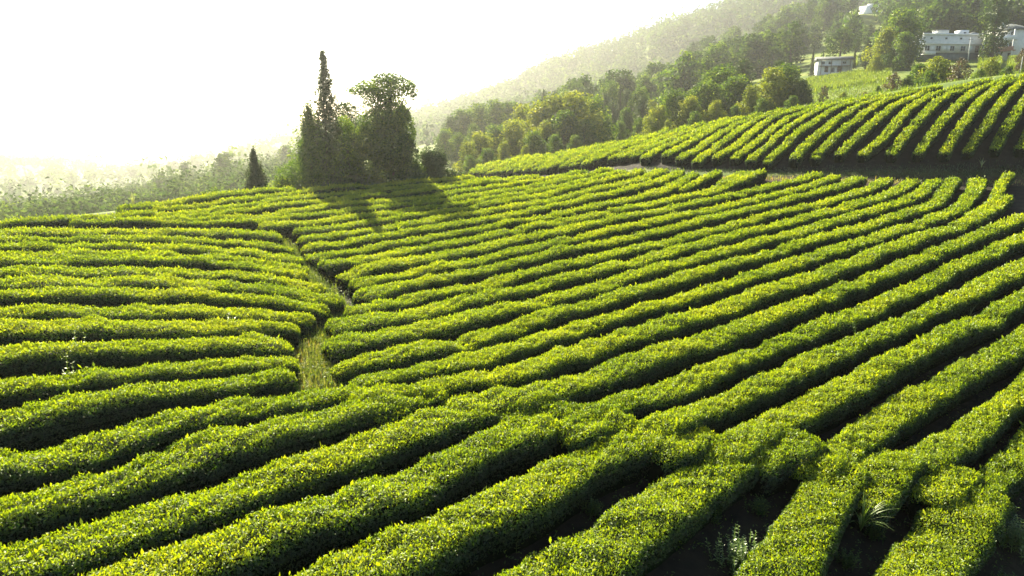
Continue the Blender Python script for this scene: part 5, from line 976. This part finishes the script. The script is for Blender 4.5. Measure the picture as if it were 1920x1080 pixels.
# --- hillside wood: individual trees on the nearer slopes, each on its own spot
hill_rng = random.Random(17)
def wood_patch(n, u0, u1, d0, d1, hmin, hmax, label, group, keep=None):
    m = 0
    for _ in range(n * 6):
        if m >= n: break
        u = hill_rng.uniform(u0, u1); d = hill_rng.uniform(d0, d1)
        if keep and not keep(u, d): continue
        x, y, z = at(u, d)
        cr, tr = hill_rng.choice(PROTO['wood'])
        s = hill_rng.uniform(hmin, hmax) / 11
        w = s * hill_rng.uniform(.85, 1.25)
        tree('hillside_tree', (x, y, z - .3), cr, tr, label, 'tree', group, hill_rng.uniform(0, 6.28), (w, w, s))
        m += 1
def clear_of_houses(u, d):
    z = at(u, d)[2]
    if 1596 < u < 1664 and (z + 15 - CAM_Z) / d > (230 - 36) / 1280: return False
    return not (1490 < u < 1700 and d < 240) and not (1590 < u < 1720 and d > 395) and not (u > 1690 and d < 238)
wood_patch(95, 1290, 1720, 225, 420, 9, 15, 'tree of the dense wood covering the hillside left of the houses', 'trees of the hillside wood left of the houses', clear_of_houses)
wood_patch(16, 1590, 1668, 236, 340, 4, 7, 'low tree on the slope below the far white house', 'low trees below the far white house')
wood_patch(60, 1690, 2010, 240, 330, 10, 17, 'tree of the dark wood on the slope above the long white house', 'trees of the dark wood above the houses')
wood_patch(70, 1000, 1330, 185, 330, 9, 14, 'hazy tree on the slope beyond the wood behind the terrace', 'hazy trees beyond the wood')
far_forest_later = True
wood_patch(14, 60, 560, 185, 300, 6, 11, 'pale hazy tree on the valley slope below the crest', 'hazy trees in the valley', lambda u, d: d < 150 + 0.28 * u + 60)

# --- far forests: too far and dense to count
def far_forest(name, n, u0, u1, d0, d1, hh, L, per, seed, label, keep=None):
    R = np.random.default_rng(seed)
    Vs, Qs, Ts, k = [], [], [], 0
    u = R.uniform(u0, u1, n); d = np.sqrt(R.uniform(d0 ** 2, d1 ** 2, n))
    if keep is not None:
        ok = keep(u, d); u, d = u[ok], d[ok]; n = len(u)
    z = np.zeros(n)
    for _ in range(3):
        x = (u - 960) / 1280 * (d * math.cos(TILT) - (z - CAM_Z) * math.sin(TILT))
        z = height(np.c_[x, d])
    H = (R.uniform(.55, 1.2, n) + .7 * (R.uniform(0, 1, n) < .08)) * hh
    C = np.c_[x, d, z + H * .5]
    kk = np.repeat(np.arange(n), per)
    dr = norm(R.normal(0, 1, (n * per, 3)))
    rr = np.c_[H * .42, H * .42, H * .55][kk] * R.normal(.95, .15, (n * per, 1))
    P = C[kk] + dr * rr
    V, Q = leaves(P, dr, L * R.uniform(.6, 1.4, n * per), .7, .6, .12, .3, R)
    tone = .47 + R.normal(0, .16, n)[kk] + R.normal(0, .12, n * per)
    o = link(name, mesh_np(name, V, Q, M['far_leaf'], tone=np.clip(tone, 0, 1)))
    tag(o, label, 'forest', kind='stuff')
far_forest('forest', 2600, 560, 1700, 430, 760, 11, 2.6, 46, 201, 'hazy forest covering the long far ridge', lambda u, d: ~((u > 1540) & (u < 1760) & (d < 520)))
far_forest('forest', 900, -200, 820, 300, 900, 10, 2.6, 40, 202, 'faint forest on the far side of the hazy valley')
far_forest('forest', 900, 1650, 2150, 330, 620, 13, 2.4, 46, 203, 'forest on the upper slope behind the houses', lambda u, d: ~((u < 1760) & (d > 380)))
far_forest('forest', 1250, -250, 660, 108, 300, 5.0, .75, 130, 204, 'hazy woodland on the near valley slope', lambda u, d: d > 100 + 0.05 * (u + 250))
# ------------------------------------------------------------------ buildings
def house(name, u, d, rz, label):
    x, y, z = at(u, d)
    return tag(empty(name, (x, y, z), rz), label, 'house')

def boxpart(name, mat, parent, c, s):
    b = Bag(); b.box(c, s)
    return link(name, b.mesh(name, mat), parent)

def window(parent, x, z, w, h, y, frame_mat='shutter', mull=True):
    """A framed window on a wall whose outer face is the plane y (facing -y)."""
    b = Bag(); t = .07
    b.box((x, y - .03, z + h / 2 - t / 2), (w, .1, t)); b.box((x, y - .03, z - h / 2 + t / 2), (w, .1, t))
    for sx in (-1, 1): b.box((x + sx * (w / 2 - t / 2), y - .03, z), (t, .1, h - 2 * t))
    if mull: b.box((x, y - .03, z), (t * .8, .08, h - 2 * t))
    f = link('window', b.mesh('window', M[frame_mat]), parent)
    g = boxpart('pane', M['pane'], f, (x, y - .006, z), (w - t, .03, h - t))
    return f

def door(parent, x, z0, w, h, y, mat='wood'):
    dd = boxpart('door', M[mat], parent, (x, y - .03, z0 + h / 2), (w, .08, h))
    boxpart('handle', M['concrete'], dd, (x + w * .36, y - .09, z0 + h * .48), (.05, .06, .18))
    return dd

def gable_roof(name, parent, L, W, z, rise, over=.4, hip=0.0, c=(0, 0), mat='roof', th=.16):
    x, y = L / 2 + over, W / 2 + over
    hx = x - hip
    P = [(-x, -y, z), (x, -y, z), (x, y, z), (-x, y, z), (-hx, 0, z + rise), (hx, 0, z + rise)]
    P += [(a, b_, d_ - th) for a, b_, d_ in P]
    P = np.array(P) + np.array([c[0], c[1], 0])
    Q = [(0, 1, 5, 4), (2, 3, 4, 5), (1, 0, 6, 7), (2, 1, 7, 8), (3, 2, 8, 9), (0, 3, 9, 6)]
    T = [(1, 2, 5), (3, 0, 4)]
    b = Bag(); b.add(P, Q + [(6, 9, 8, 7)], T)
    return link(name, b.mesh(name, M[mat]), parent)

def wall_with_gable(name, parent, L, W, h, rise, mat):
    b = Bag()
    x, y = L / 2, W / 2
    P = [(-x, -y, -1.5), (x, -y, -1.5), (x, y, -1.5), (-x, y, -1.5), (-x, -y, h), (x, -y, h), (x, y, h), (-x, y, h), (-x, 0, h + rise), (x, 0, h + rise)]
    b.add(P, [(0, 1, 5, 4), (1, 2, 6, 5), (2, 3, 7, 6), (3, 0, 4, 7), (4, 5, 9, 8), (6, 7, 8, 9)], [(5, 6, 9), (7, 4, 8)])
    return link(name, b.mesh(name, mat), parent)

# long white house: raised ground floor, parapet band, stair tower and water tank on the roof
e = house('farmhouse', 1775, 205, 0.10, 'long two-storey white house with flat parapet roof and stair tower')
e.scale = (1, 1, .80)
Lh, Wh = 21.0, 8.0
yf = -Wh / 2
boxpart('basement', M['dark_wall'], e, (0, .25, .1), (Lh, Wh - .5, 3.2))
boxpart('wall', M['pale_wall'], e, (0, 0, 4.65), (Lh, Wh, 5.9))
boxpart('ledge', M['white_wall'], e, (0, yf - .3, 4.55), (Lh + .4, .6, .22))
boxpart('parapet', M['white_wall'], e, (-.2, yf - .1, 7.75), (Lh + .6, .5, .55))
boxpart('canopy', M['roof'], e, (2.0, .8, 7.78), (14, 5.2, .3))
for x in (-9.3, -6.0, -1.9, 1.4, 8.6):
    window(e, x, 3.1, 1.5, 1.7, yf)
for x in (-7.7, -4.3, -3.1, 3.6):
    boxpart('shutter', M['shutter'], e, (x, yf - .035, 3.1), (1.3, .07, 1.9))
door(e, 5.6, 1.75, 1.0, 2.3, yf, 'wood')
for x in (-8.4, -4.0, .4):
    window(e, x, 6.4, .8, .7, yf, mull=False)
b = Bag()
for x in (-9.9, -8.5): b.box((x, yf - 1.1, 1.4), (.12, .12, .9))
b.box((-9.2, yf - .75, 1.0), (3.2, 1.5, .18)); b.box((-9.2, yf - 1.45, 1.85), (3.2, .08, .1)); b.box((-9.2, yf - 1.45, 1.5), (3.2, .06, .7))
link('balcony', b.mesh('balcony', M['white_wall']), e)
tw = boxpart('stair_tower', M['pale_wall'], e, (-2.6, .5, 8.7), (2.8, 3.0, 1.9))
boxpart('tower_roof', M['roof'], tw, (-2.6, .5, 9.76), (3.1, 3.3, .18))
t2 = boxpart('roof_room', M['white_wall'], e, (4.2, 1.0, 8.8), (2.4, 2.6, 2.0))
boxpart('window', M['pane'], t2, (4.2, -.31, 8.8), (.8, .04, .7))
b = Bag(); b.tube([(8.0, 1.2, 7.93), (8.0, 1.2, 8.6), (8.0, 1.2, 9.1), (8.0, 1.2, 9.4)], [1.3, 1.3, 1.0, .3], 14)
link('water_tank', b.mesh('water_tank', M['roof'], True), e)
b = Bag(); b.box((.9, 1.5, 8.25), (1.2, 1.0, .6)); link('solar_heater', b.mesh('solar_heater', M['white_wall']), e)
an = boxpart('annexe', M['grey_wall'], e, (13.2, 1.2, 2.9), (5.2, 6.0, 5.6))
gable_roof('annexe_roof', an, 5.2, 6.0, 5.7, .9, .35, 0, (13.2, 1.2))

# tall right house with a hip roof, sunlit balconied front turned to the left
e = house('farmhouse', 1890, 198, 0.45, 'white three-storey house with dark hip roof and blank grey gable wall')
boxpart('wall', M['pale_wall'], e, (0, 0, 3.0), (9.5, 9.0, 8.4))
gable_roof('roof', e, 9.5, 9.0, 7.3, 1.9, .5, 4.0)
b = Bag(); b.box((-3.4, .8, 8.9), (.7, .7, 1.2)); link('chimney', b.mesh('chimney', M['white_wall']), e)
# front face is the -x wall: balconies, windows and a door there
for k, zz in enumerate((1.9, 4.7)):
    b = Bag(); b.box((-5.35, -.2, zz), (1.2, 8.2, .2)); b.box((-5.92, -.2, zz + .55), (.08, 8.2, .9))
    link('balcony', b.mesh('balcony', M['white_wall'] if k else M['brick']), e)
for zz in (.7, 3.3, 6.1):
    for yy in (-3.0, -.4, 2.2):
        b = Bag(); b.box((-4.79, yy, zz), (.10, 1.3, 1.4)); f = link('window', b.mesh('window', M['shutter']), e)
        boxpart('pane', M['pane'], f, (-4.85, yy, zz), (.05, 1.1, 1.2))
b = Bag()
for yy in (-3.9, 3.5): b.box((-5.8, yy, 3.2), (.22, .22, 8.0))
link('column', b.mesh('column', M['white_wall']), e)

# low farmhouse
e = house('farmhouse', 1561, 196, -0.22, 'low two-storey farmhouse with a shallow grey tiled roof')
e.scale = (.84, 1, .72)
wall_with_gable('wall', e, 10.2, 5.0, 4.6, 1.2, M['pale_wall'])
gable_roof('roof', e, 10.2, 5.0, 4.66, 1.25, .55, 0)
for x in (-3.8, -1.6): window(e, x, 3.4, 1.2, 1.0, -2.5)
window(e, 2.6, 3.4, 1.2, 1.0, -2.5)
boxpart('gallery', M['wood'], e, (-.2, -2.95, 2.25), (9.2, .9, .16))
b = Bag()
for x in (-4.4, -1.4, 1.6, 4.2): b.box((x, -3.3, 1.5), (.16, .16, 6.0))
link('post', b.mesh('post', M['wood']), e)
door(e, -2.6, .1, 1.1, 2.0, -2.5); door(e, 1.4, .1, 1.5, 2.0, -2.5)
boxpart('lower_wall', M['dark_wall'], e, (-.6, -2.53, .9), (.9, .06, 1.6))

# white house far up the slope
e = house('farmhouse', 1630, 428, 0.5, 'bright white block of a house far up the terraced slope')
boxpart('wall', M['white_wall'], e, (0, 0, 3.2), (10, 8, 8.6))
boxpart('parapet', M['white_wall'], e, (0, -3.9, 7.75), (10.4, .4, .6))
boxpart('roof_room', M['white_wall'], e, (2.2, 1.0, 8.3), (4.0, 3.0, 1.6))
for zz in (1.4, 3.8, 6.2):
    for x in (-3.6, -1.2, 1.2, 3.6): window(e, x, zz, 1.2, 1.3, -4.0, mull=False)

# poles
def pole(u, d, vtop, r, label, arm=True):
    x, y, z = at(u, d)
    h = z_of(vtop, d) - z
    e = tag(empty('utility_pole', (x, y, z)), label, 'pole')
    b = Bag(); b.tube([(0, 0, -.3), (0, 0, h * .5), (0, 0, h)], [r, r * .9, r * .75], 8)
    link('mast', b.mesh('mast', M['concrete']), e)
    if arm:
        b = Bag(); b.box((0, 0, h - .5), (1.3, .1, .1)); link('crossarm', b.mesh('crossarm', M['wood']), e)
pole(1814, 190, 70, .16, 'pale concrete utility pole in front of the long white house')
pole(1718, 228, 42, .13, 'thin pale utility pole behind the left end of the long house')
pole(1912, 118, 106, .07, 'slim wooden stake leaning near the terrace crest on the right', arm=False)

# ------------------------------------------------------------------ ground cover and single weeds
def blades(P, h, w, R, lean=0.45, tone0=.5, segs=2):
    """Grass blades rooted at P: two-quad bent strips."""
    n = len(P)
    h = np.asarray(h) * np.ones(n)
    dr = R.uniform(0, 2 * np.pi, n)
    dv = np.c_[np.cos(dr), np.sin(dr), np.zeros(n)]
    sd = np.c_[-np.sin(dr), np.cos(dr), np.zeros(n)] * (w * .5)
    ln = np.abs(R.normal(0, lean, n))[:, None]
    up = np.array([0, 0, 1.0])
    p1 = P + (up * .6 + dv * ln * .3) * h[:, None]
    p2 = P + (up * (1.0 - .35 * ln.clip(0, 1.4)) + dv * ln) * h[:, None]
    V = np.stack([P - sd, P + sd, p1 + sd * .8, p1 - sd * .8, p2 + sd * .15, p2 - sd * .15], 1)
    i = np.arange(n)[:, None] * 6
    Q = np.vstack([i + np.array([0, 1, 2, 3]), i + np.array([3, 2, 4, 5])])
    t = np.clip(tone0 + R.normal(0, .18, n), 0, 1)
    return V.reshape(-1, 3), Q, np.r_[t, t]

def stuff_blades(name, XYp, hmin, hmax, w, seed, label, tone0=.5, mat='grass', lean=.45):
    R = np.random.default_rng(seed)
    P = np.c_[XYp, height(XYp) - .02]
    V, Q, t = blades(P, R.uniform(hmin, hmax, len(P)), w, R, lean, tone0)
    return tag(link(name, mesh_np(name, V, Q, M[mat], tone=t)), label, 'grass', kind='stuff')

def along(pts, n, spread, R):
    pts = np.array(pts)
    s = np.r_[0, np.cumsum(np.hypot(*np.diff(pts, axis=0).T))]
    q = R.uniform(0, s[-1], n)
    return np.c_[np.interp(q, s, pts[:, 0]), np.interp(q, s, pts[:, 1])] + R.normal(0, spread, (n, 2))

GULLY = [(-11.5, 32.6), (-10.4, 31.0), (-9.4, 29.3), (-8.4, 27.3), (-7.8, 26.0), (-7.2, 25.0), (-6.3, 23.2), (-5.6, 21.6), (-5.5, 20.0), (-5.5, 18.8), (-5.2, 17.4), (-4.8, 16.3), (-4.2, 15.4), (-3.4, 14.8)]
gr = np.random.default_rng(301)
stuff_blades('grass', along(GULLY, 11000, .26, gr), .15, .55, .025, 302, 'rank green grass filling the gully between the hedges', .35)
stuff_blades('grass', along(GULLY[8:], 5200, .36, gr), .15, .55, .022, 303, 'dry yellow-brown grass at the near end of the gully', .66, lean=.6)
pl = path_line + np.array([0, .5])
stuff_blades('grass', along(pl[1:], 1100, .4, gr), .10, .35, .05, 304, 'dry grass fringe along the dirt path', .75)
bank = terr_edge[:10][::-1]
stuff_blades('grass', along(bank[:6] + np.array([0, -1.2]), 4000, .5, gr), .06, .22, .05, 305, 'low dark ground cover on the shaded bank below the terrace', .3, mat='dark_leaf')  # bank grass in dark leaf colour, which paints in the bank's shade
# meadow and cornfield behind the terrace
def uvd_patch(n, u0, u1, d0, d1, R):
    u = R.uniform(u0, u1, n); d = R.uniform(d0, d1, n)
    return np.c_[(u - 960) / 1280 * (d * math.cos(TILT) + 1.0), d]
stuff_blades('meadow_grass', uvd_patch(14000, 1480, 2000, 86, 138, gr), .25, .7, .11, 306, 'rough meadow grass behind the terrace crest', .42, mat='crop', lean=.7)
def crop_rows(u0, u1, d0, d1, n, seed, hmin, hmax, label):
    R = np.random.default_rng(seed)
    XYp = uvd_patch(n, u0, u1, d0, d1, R)
    XYp[:, 1] = np.round(XYp[:, 1] / 1.1) * 1.1 + R.normal(0, .1, n)
    P = np.c_[XYp, height(XYp)]
    V, Q, t = blades(P, R.uniform(hmin, hmax, n), .22, R, .35, .6)
    tag(link('corn', mesh_np('corn', V, Q, M['crop'], tone=t)), label, 'crop', kind='stuff')
crop_rows(1500, 1655, 140, 184, 9000, 311, .7, 1.2, 'bright cornfield below the low farmhouse')
crop_rows(1540, 1590, 205, 226, 2500, 312, 1.3, 2.0, 'patch of corn behind the low farmhouse')
crop_rows(1815, 1850, 150, 196, 4000, 313, 1.3, 2.0, 'corn in front of the long white house annexe')
crop_rows(1868, 1990, 140, 190, 6000, 314, 1.3, 2.0, 'corn below the right house')

# weeds in the near furrows: too many small ones to count
def furrow_weeds(n, seed):
    R = np.random.default_rng(seed)
    d = R.uniform(9.5, 26, n); u = R.uniform(0, 1960, n)
    X = np.c_[(u - 960) / 1280 * (d * math.cos(TILT) + 1.7), d]
    near = np.full(n, 9.0)
    for k, r in rows:
        if r[:, 1].min() > 30: continue
        for p in r: near = np.minimum(near, np.hypot(X[:, 0] - p[0], X[:, 1] - p[1]) - p[2] * .9)
    X = X[(near > -.1) & (near < 1.5)]
    z = height(X)
    b = Bag()
    m = 9
    nn = len(X)
    C = np.repeat(np.c_[X, z], m, 0) + np.c_[R.normal(0, .09, nn * m), R.normal(0, .09, nn * m), R.uniform(.03, .30, nn * m)]
    V, Q = leaves(C, np.tile([0, 0, 1.0], (nn * m, 1)), R.uniform(.03, .075, nn * m), .5, .8, .1, .3, R)
    return tag(link('undergrowth', mesh_np('undergrowth', V, Q, M['broadleaf'], tone=np.clip(R.normal(.35, .2, nn * m), 0, 1))), 'small weeds scattered in the near furrows', 'weeds', kind='stuff')
furrow_weeds(2600, 331)
def gully_weeds(n, seed):
    R = np.random.default_rng(seed)
    X = along(GULLY, n, .34, R)
    m = 12
    C = np.repeat(np.c_[X, height(X)], m, 0) + np.c_[R.normal(0, .11, n * m), R.normal(0, .11, n * m), R.uniform(.08, .42, n * m)]
    V, Q = leaves(C, np.tile([0, 0, 1.0], (n * m, 1)), R.uniform(.05, .11, n * m), .5, .8, .1, .3, R)
    t = np.repeat(R.uniform(.0, .5, n), m) + R.normal(0, .1, n * m)
    tag(link('undergrowth', mesh_np('undergrowth', V, Q, M['yellow_leaf'], tone=np.clip(t, 0, 1))), 'tangled leafy weeds along the gully', 'weeds', kind='stuff')
gully_weeds(520, 332)

# single weeds
def weed(name, u, d, label, fn, cat='weed', dz=0.0, group=None):
    x, y, z = at(u, d)
    me = fn()
    return tag(link(name, me, loc=(x, y, z + dz)), label, cat, group)

def grass_tuft(seed, n, h, w, tone0, mat='pale_weed', lean=.9):
    R = np.random.default_rng(seed)
    b = Bag()
    for i in range(n):
        a = R.uniform(0, 6.28); hh = h * R.uniform(.6, 1.1); ln = abs(R.normal(.5, .35)) * lean
        t = np.linspace(0, 1, 6)
        c = np.c_[np.cos(a) * ln * hh * t ** 1.6, np.sin(a) * ln * hh * t ** 1.6, hh * (t - .55 * min(ln, 1.2) * t ** 2.4)]
        sd = np.array([-math.sin(a), math.cos(a), 0]) * w * .5
        ww = (1 - t ** 2)[:, None] * .95 + .05
        V = np.stack([c - sd * ww, c + sd * ww], 1).reshape(-1, 3)
        Q = [(2 * k, 2 * k + 1, 2 * k + 3, 2 * k + 2) for k in range(5)]
        b.add(V, Q, tone=np.full(5, np.clip(tone0 + R.normal(0, .15), 0, 1)))
    return b.mesh('grass_tuft', M[mat])

def fern(seed, h=.55):
    R = np.random.default_rng(seed)
    b = Bag()
    for a0, sc in ((1.5, 1.0), (2.6, .75), (.5, .8)):
        t = np.linspace(0, 1, 12)
        dv = np.array([math.cos(a0), math.sin(a0), 0])
        c = dv * (t[:, None] ** 1.5) * h * sc * .5 + np.c_[0 * t, 0 * t, h * sc * (t - .2 * t ** 2)]
        sd = np.array([-dv[1], dv[0], 0])
        for k in range(1, 12):
            l = h * sc * .3 * math.sin(math.pi * (0.12 + .88 * t[k]) ** .8) + .015
            for s in (-1, 1):
                tip = c[k] + sd * s * l + dv * l * .25 - np.array([0, 0, l * .25])
                m1 = (c[k] + tip) / 2
                b.add([c[k] - dv * .012, m1 - dv * .022 + np.array([0, 0, .01]), tip, m1 + dv * .022 + np.array([0, 0, .01])], [(0, 1, 2, 3)], tone=[.5 + R.normal(0, .1)])
        for k in range(11):
            b.add([c[k] - sd * .006, c[k] + sd * .006, c[k + 1] + sd * .004, c[k + 1] - sd * .004], [(0, 1, 2, 3)], tone=[.4])
    return b.mesh('fern', M['pale_weed'])

def leafy_weed(seed, n, h, L, spread=.25, tone0=.45, mat='pale_weed'):
    R = np.random.default_rng(seed)
    b = Bag()
    for i in range(n):
        a = R.uniform(0, 6.28); r = R.uniform(0, spread)
        base = np.array([math.cos(a) * r, math.sin(a) * r, 0])
        hh = h * R.uniform(.55, 1.1)
        top = base + np.array([R.normal(0, .12) * hh, R.normal(0, .12) * hh, hh])
        for k in range(7):
            t = .25 + .75 * k / 6
            c = base + (top - base) * t
            for s in range(2):
                an = k * 2.4 + s * 3.14 + R.normal(0, .3)
                ax = norm(np.array([math.cos(an), math.sin(an), .45 + R.normal(0, .2)]))
                sd = norm(np.cross(ax, [0, 0, 1.0]))
                l = L * R.uniform(.7, 1.2) * (1.1 - .45 * t)
                up = np.cross(sd, ax)
                b.add([c, c + ax * l * .5 + sd * l * .26 + up * .1 * l, c + ax * l, c + ax * l * .5 - sd * l * .26 + up * .1 * l], [(0, 1, 2, 3)], tone=[np.clip(tone0 + R.normal(0, .15), 0, 1)])
        sdv = np.array([.006, 0, 0])
        b.add([base - sdv, base + sdv, top + sdv * .5, top - sdv * .5], [(0, 1, 2, 3)], tone=[.2])
    return b.mesh('weed', M[mat])

weed('grass_tuft', 1612, 13.0, 'arching pale grass tuft growing out of the near right hedge', lambda: grass_tuft(401, 34, .95, .022, .5), 'grass tuft', .15)
weed('fern', 908, 13.1, 'small pale green fern frond against the dark side of a near hedge', lambda: fern(402, .75), 'fern')
weed('broadleaf_weed', 1205, 11.5, 'bright broad-leaved weed climbing the front of a near hedge', lambda: leafy_weed(403, 9, .85, .17, .3, .4), 'weed')
weed('leafy_weed', 1385, 11.3, 'pale dense weed clump in the dark furrow, nearest the bottom edge', lambda: leafy_weed(404, 55, .6, .085, .55, .4), 'weed')
weed('leafy_weed', 960, 11.0, 'loose weed clump in the furrow at the bottom middle', lambda: leafy_weed(405, 10, .5, .09, .4, .35), 'weed')
weed('leafy_weed', 1905, 13.6, 'tall yellowish weeds at the right edge below the last hedges', lambda: leafy_weed(406, 60, .75, .10, .6, .45), 'weed')
weed('leafy_weed', 150, 15.4, 'whitish weed tuft rising out of a left hedge', lambda: leafy_weed(407, 7, 1.0, .12, .3, .8), 'weed')
weed('leafy_weed', 145, 14.3, 'whitish sprig above the hedge just below the whitish tuft', lambda: leafy_weed(408, 5, .95, .12, .25, .85), 'weed')
weed('leafy_weed', 425, 18.4, 'pale weed patch on a left hedge near the gully', lambda: leafy_weed(409, 9, .85, .10, .5, .8), 'weed')
weed('leafy_weed', 1608, 23.3, 'slim green weed standing in a furrow on the right slope', lambda: leafy_weed(410, 3, .9, .10, .08, .2), 'weed')
weed('grass_tuft', 1818, 27.5, 'thin wispy grass tuft in a furrow on the right slope', lambda: grass_tuft(411, 9, .9, .018, .75), 'grass tuft')
weed('leafy_weed', 700, 12.2, 'pale leaves poking from the front of a near hedge', lambda: leafy_weed(412, 5, .72, .12, .25, .75), 'weed')
weed('grass_plume', 252, 36.0, 'pale pointed grass plume on the hazy crest', lambda: grass_tuft(413, 10, 1.1, .05, .95, lean=.2), 'grass tuft')
weed('leafy_weed', 1540, 13.9, 'leafy weed clump in the angle of two near right hedges', lambda: leafy_weed(414, 34, .65, .10, .45, .45), 'weed')
for i, (u, d) in enumerate(((1335, 12.6), (1455, 12.2), (1590, 12.0), (1640, 13.0), (1420, 13.2), (1880, 12.4), (1110, 12.2), (1250, 13.4))):
    weed('furrow_weed', u, d, 'low dark leafy weed in a furrow of the near right corner', lambda: leafy_weed(430 + i, 30, .34, .075, .22, .35, 'broadleaf'), 'weed', group='dark weeds in the near furrows')
weed('leafy_weed', 1730, 14.2, 'dark leafy weed between the block-like corner hedge and its neighbour', lambda: leafy_weed(415, 40, .7, .11, .5, .4), 'weed')
weed('grass_tuft', 1840, 57.2, 'tuft of grey dry stalks on the terrace edge', lambda: grass_tuft(416, 10, 1.0, .05, .8), 'grass tuft')
weed('leafy_weed', 640, 15.2, 'whitish weed patch at the near end of the gully', lambda: leafy_weed(417, 26, .42, .07, .75, .75), 'weed')
# ------------------------------------------------------------------ haze
def make_haze(density, aniso, color):
    m, nt, out = new_mat('haze')
    v = nt.nodes.new('ShaderNodeVolumePrincipled')
    v.inputs['Density'].default_value = density
    v.inputs['Density Attribute'].default_value = ''
    v.inputs['Color Attribute'].default_value = ''
    v.inputs['Temperature Attribute'].default_value = ''
    v.inputs['Anisotropy'].default_value = aniso
    v.inputs['Color'].default_value = (*color, 1)
    nt.links.new(v.outputs[0], out.inputs['Volume'])
    try: m.cycles.homogeneous_volume = True
    except Exception: pass
    zmin = float(GZ.min()) - 1.0
    ztop = HAZE_TOP
    x0, x1, y0, y1 = gx[0] - 20, gx[-1] + 20, gy[0] - 20, gy[-1] + 20
    b = Bag()
    b.box(((x0 + x1) / 2, (y0 + y1) / 2, (zmin + ztop) / 2), (x1 - x0, y1 - y0, ztop - zmin))
    return tag(link('haze', b.mesh('haze', m)), kind='stuff')
HAZE_TOP = 172.0
make_haze(0.00034, 0.77, (1.0, 0.99, 0.93))
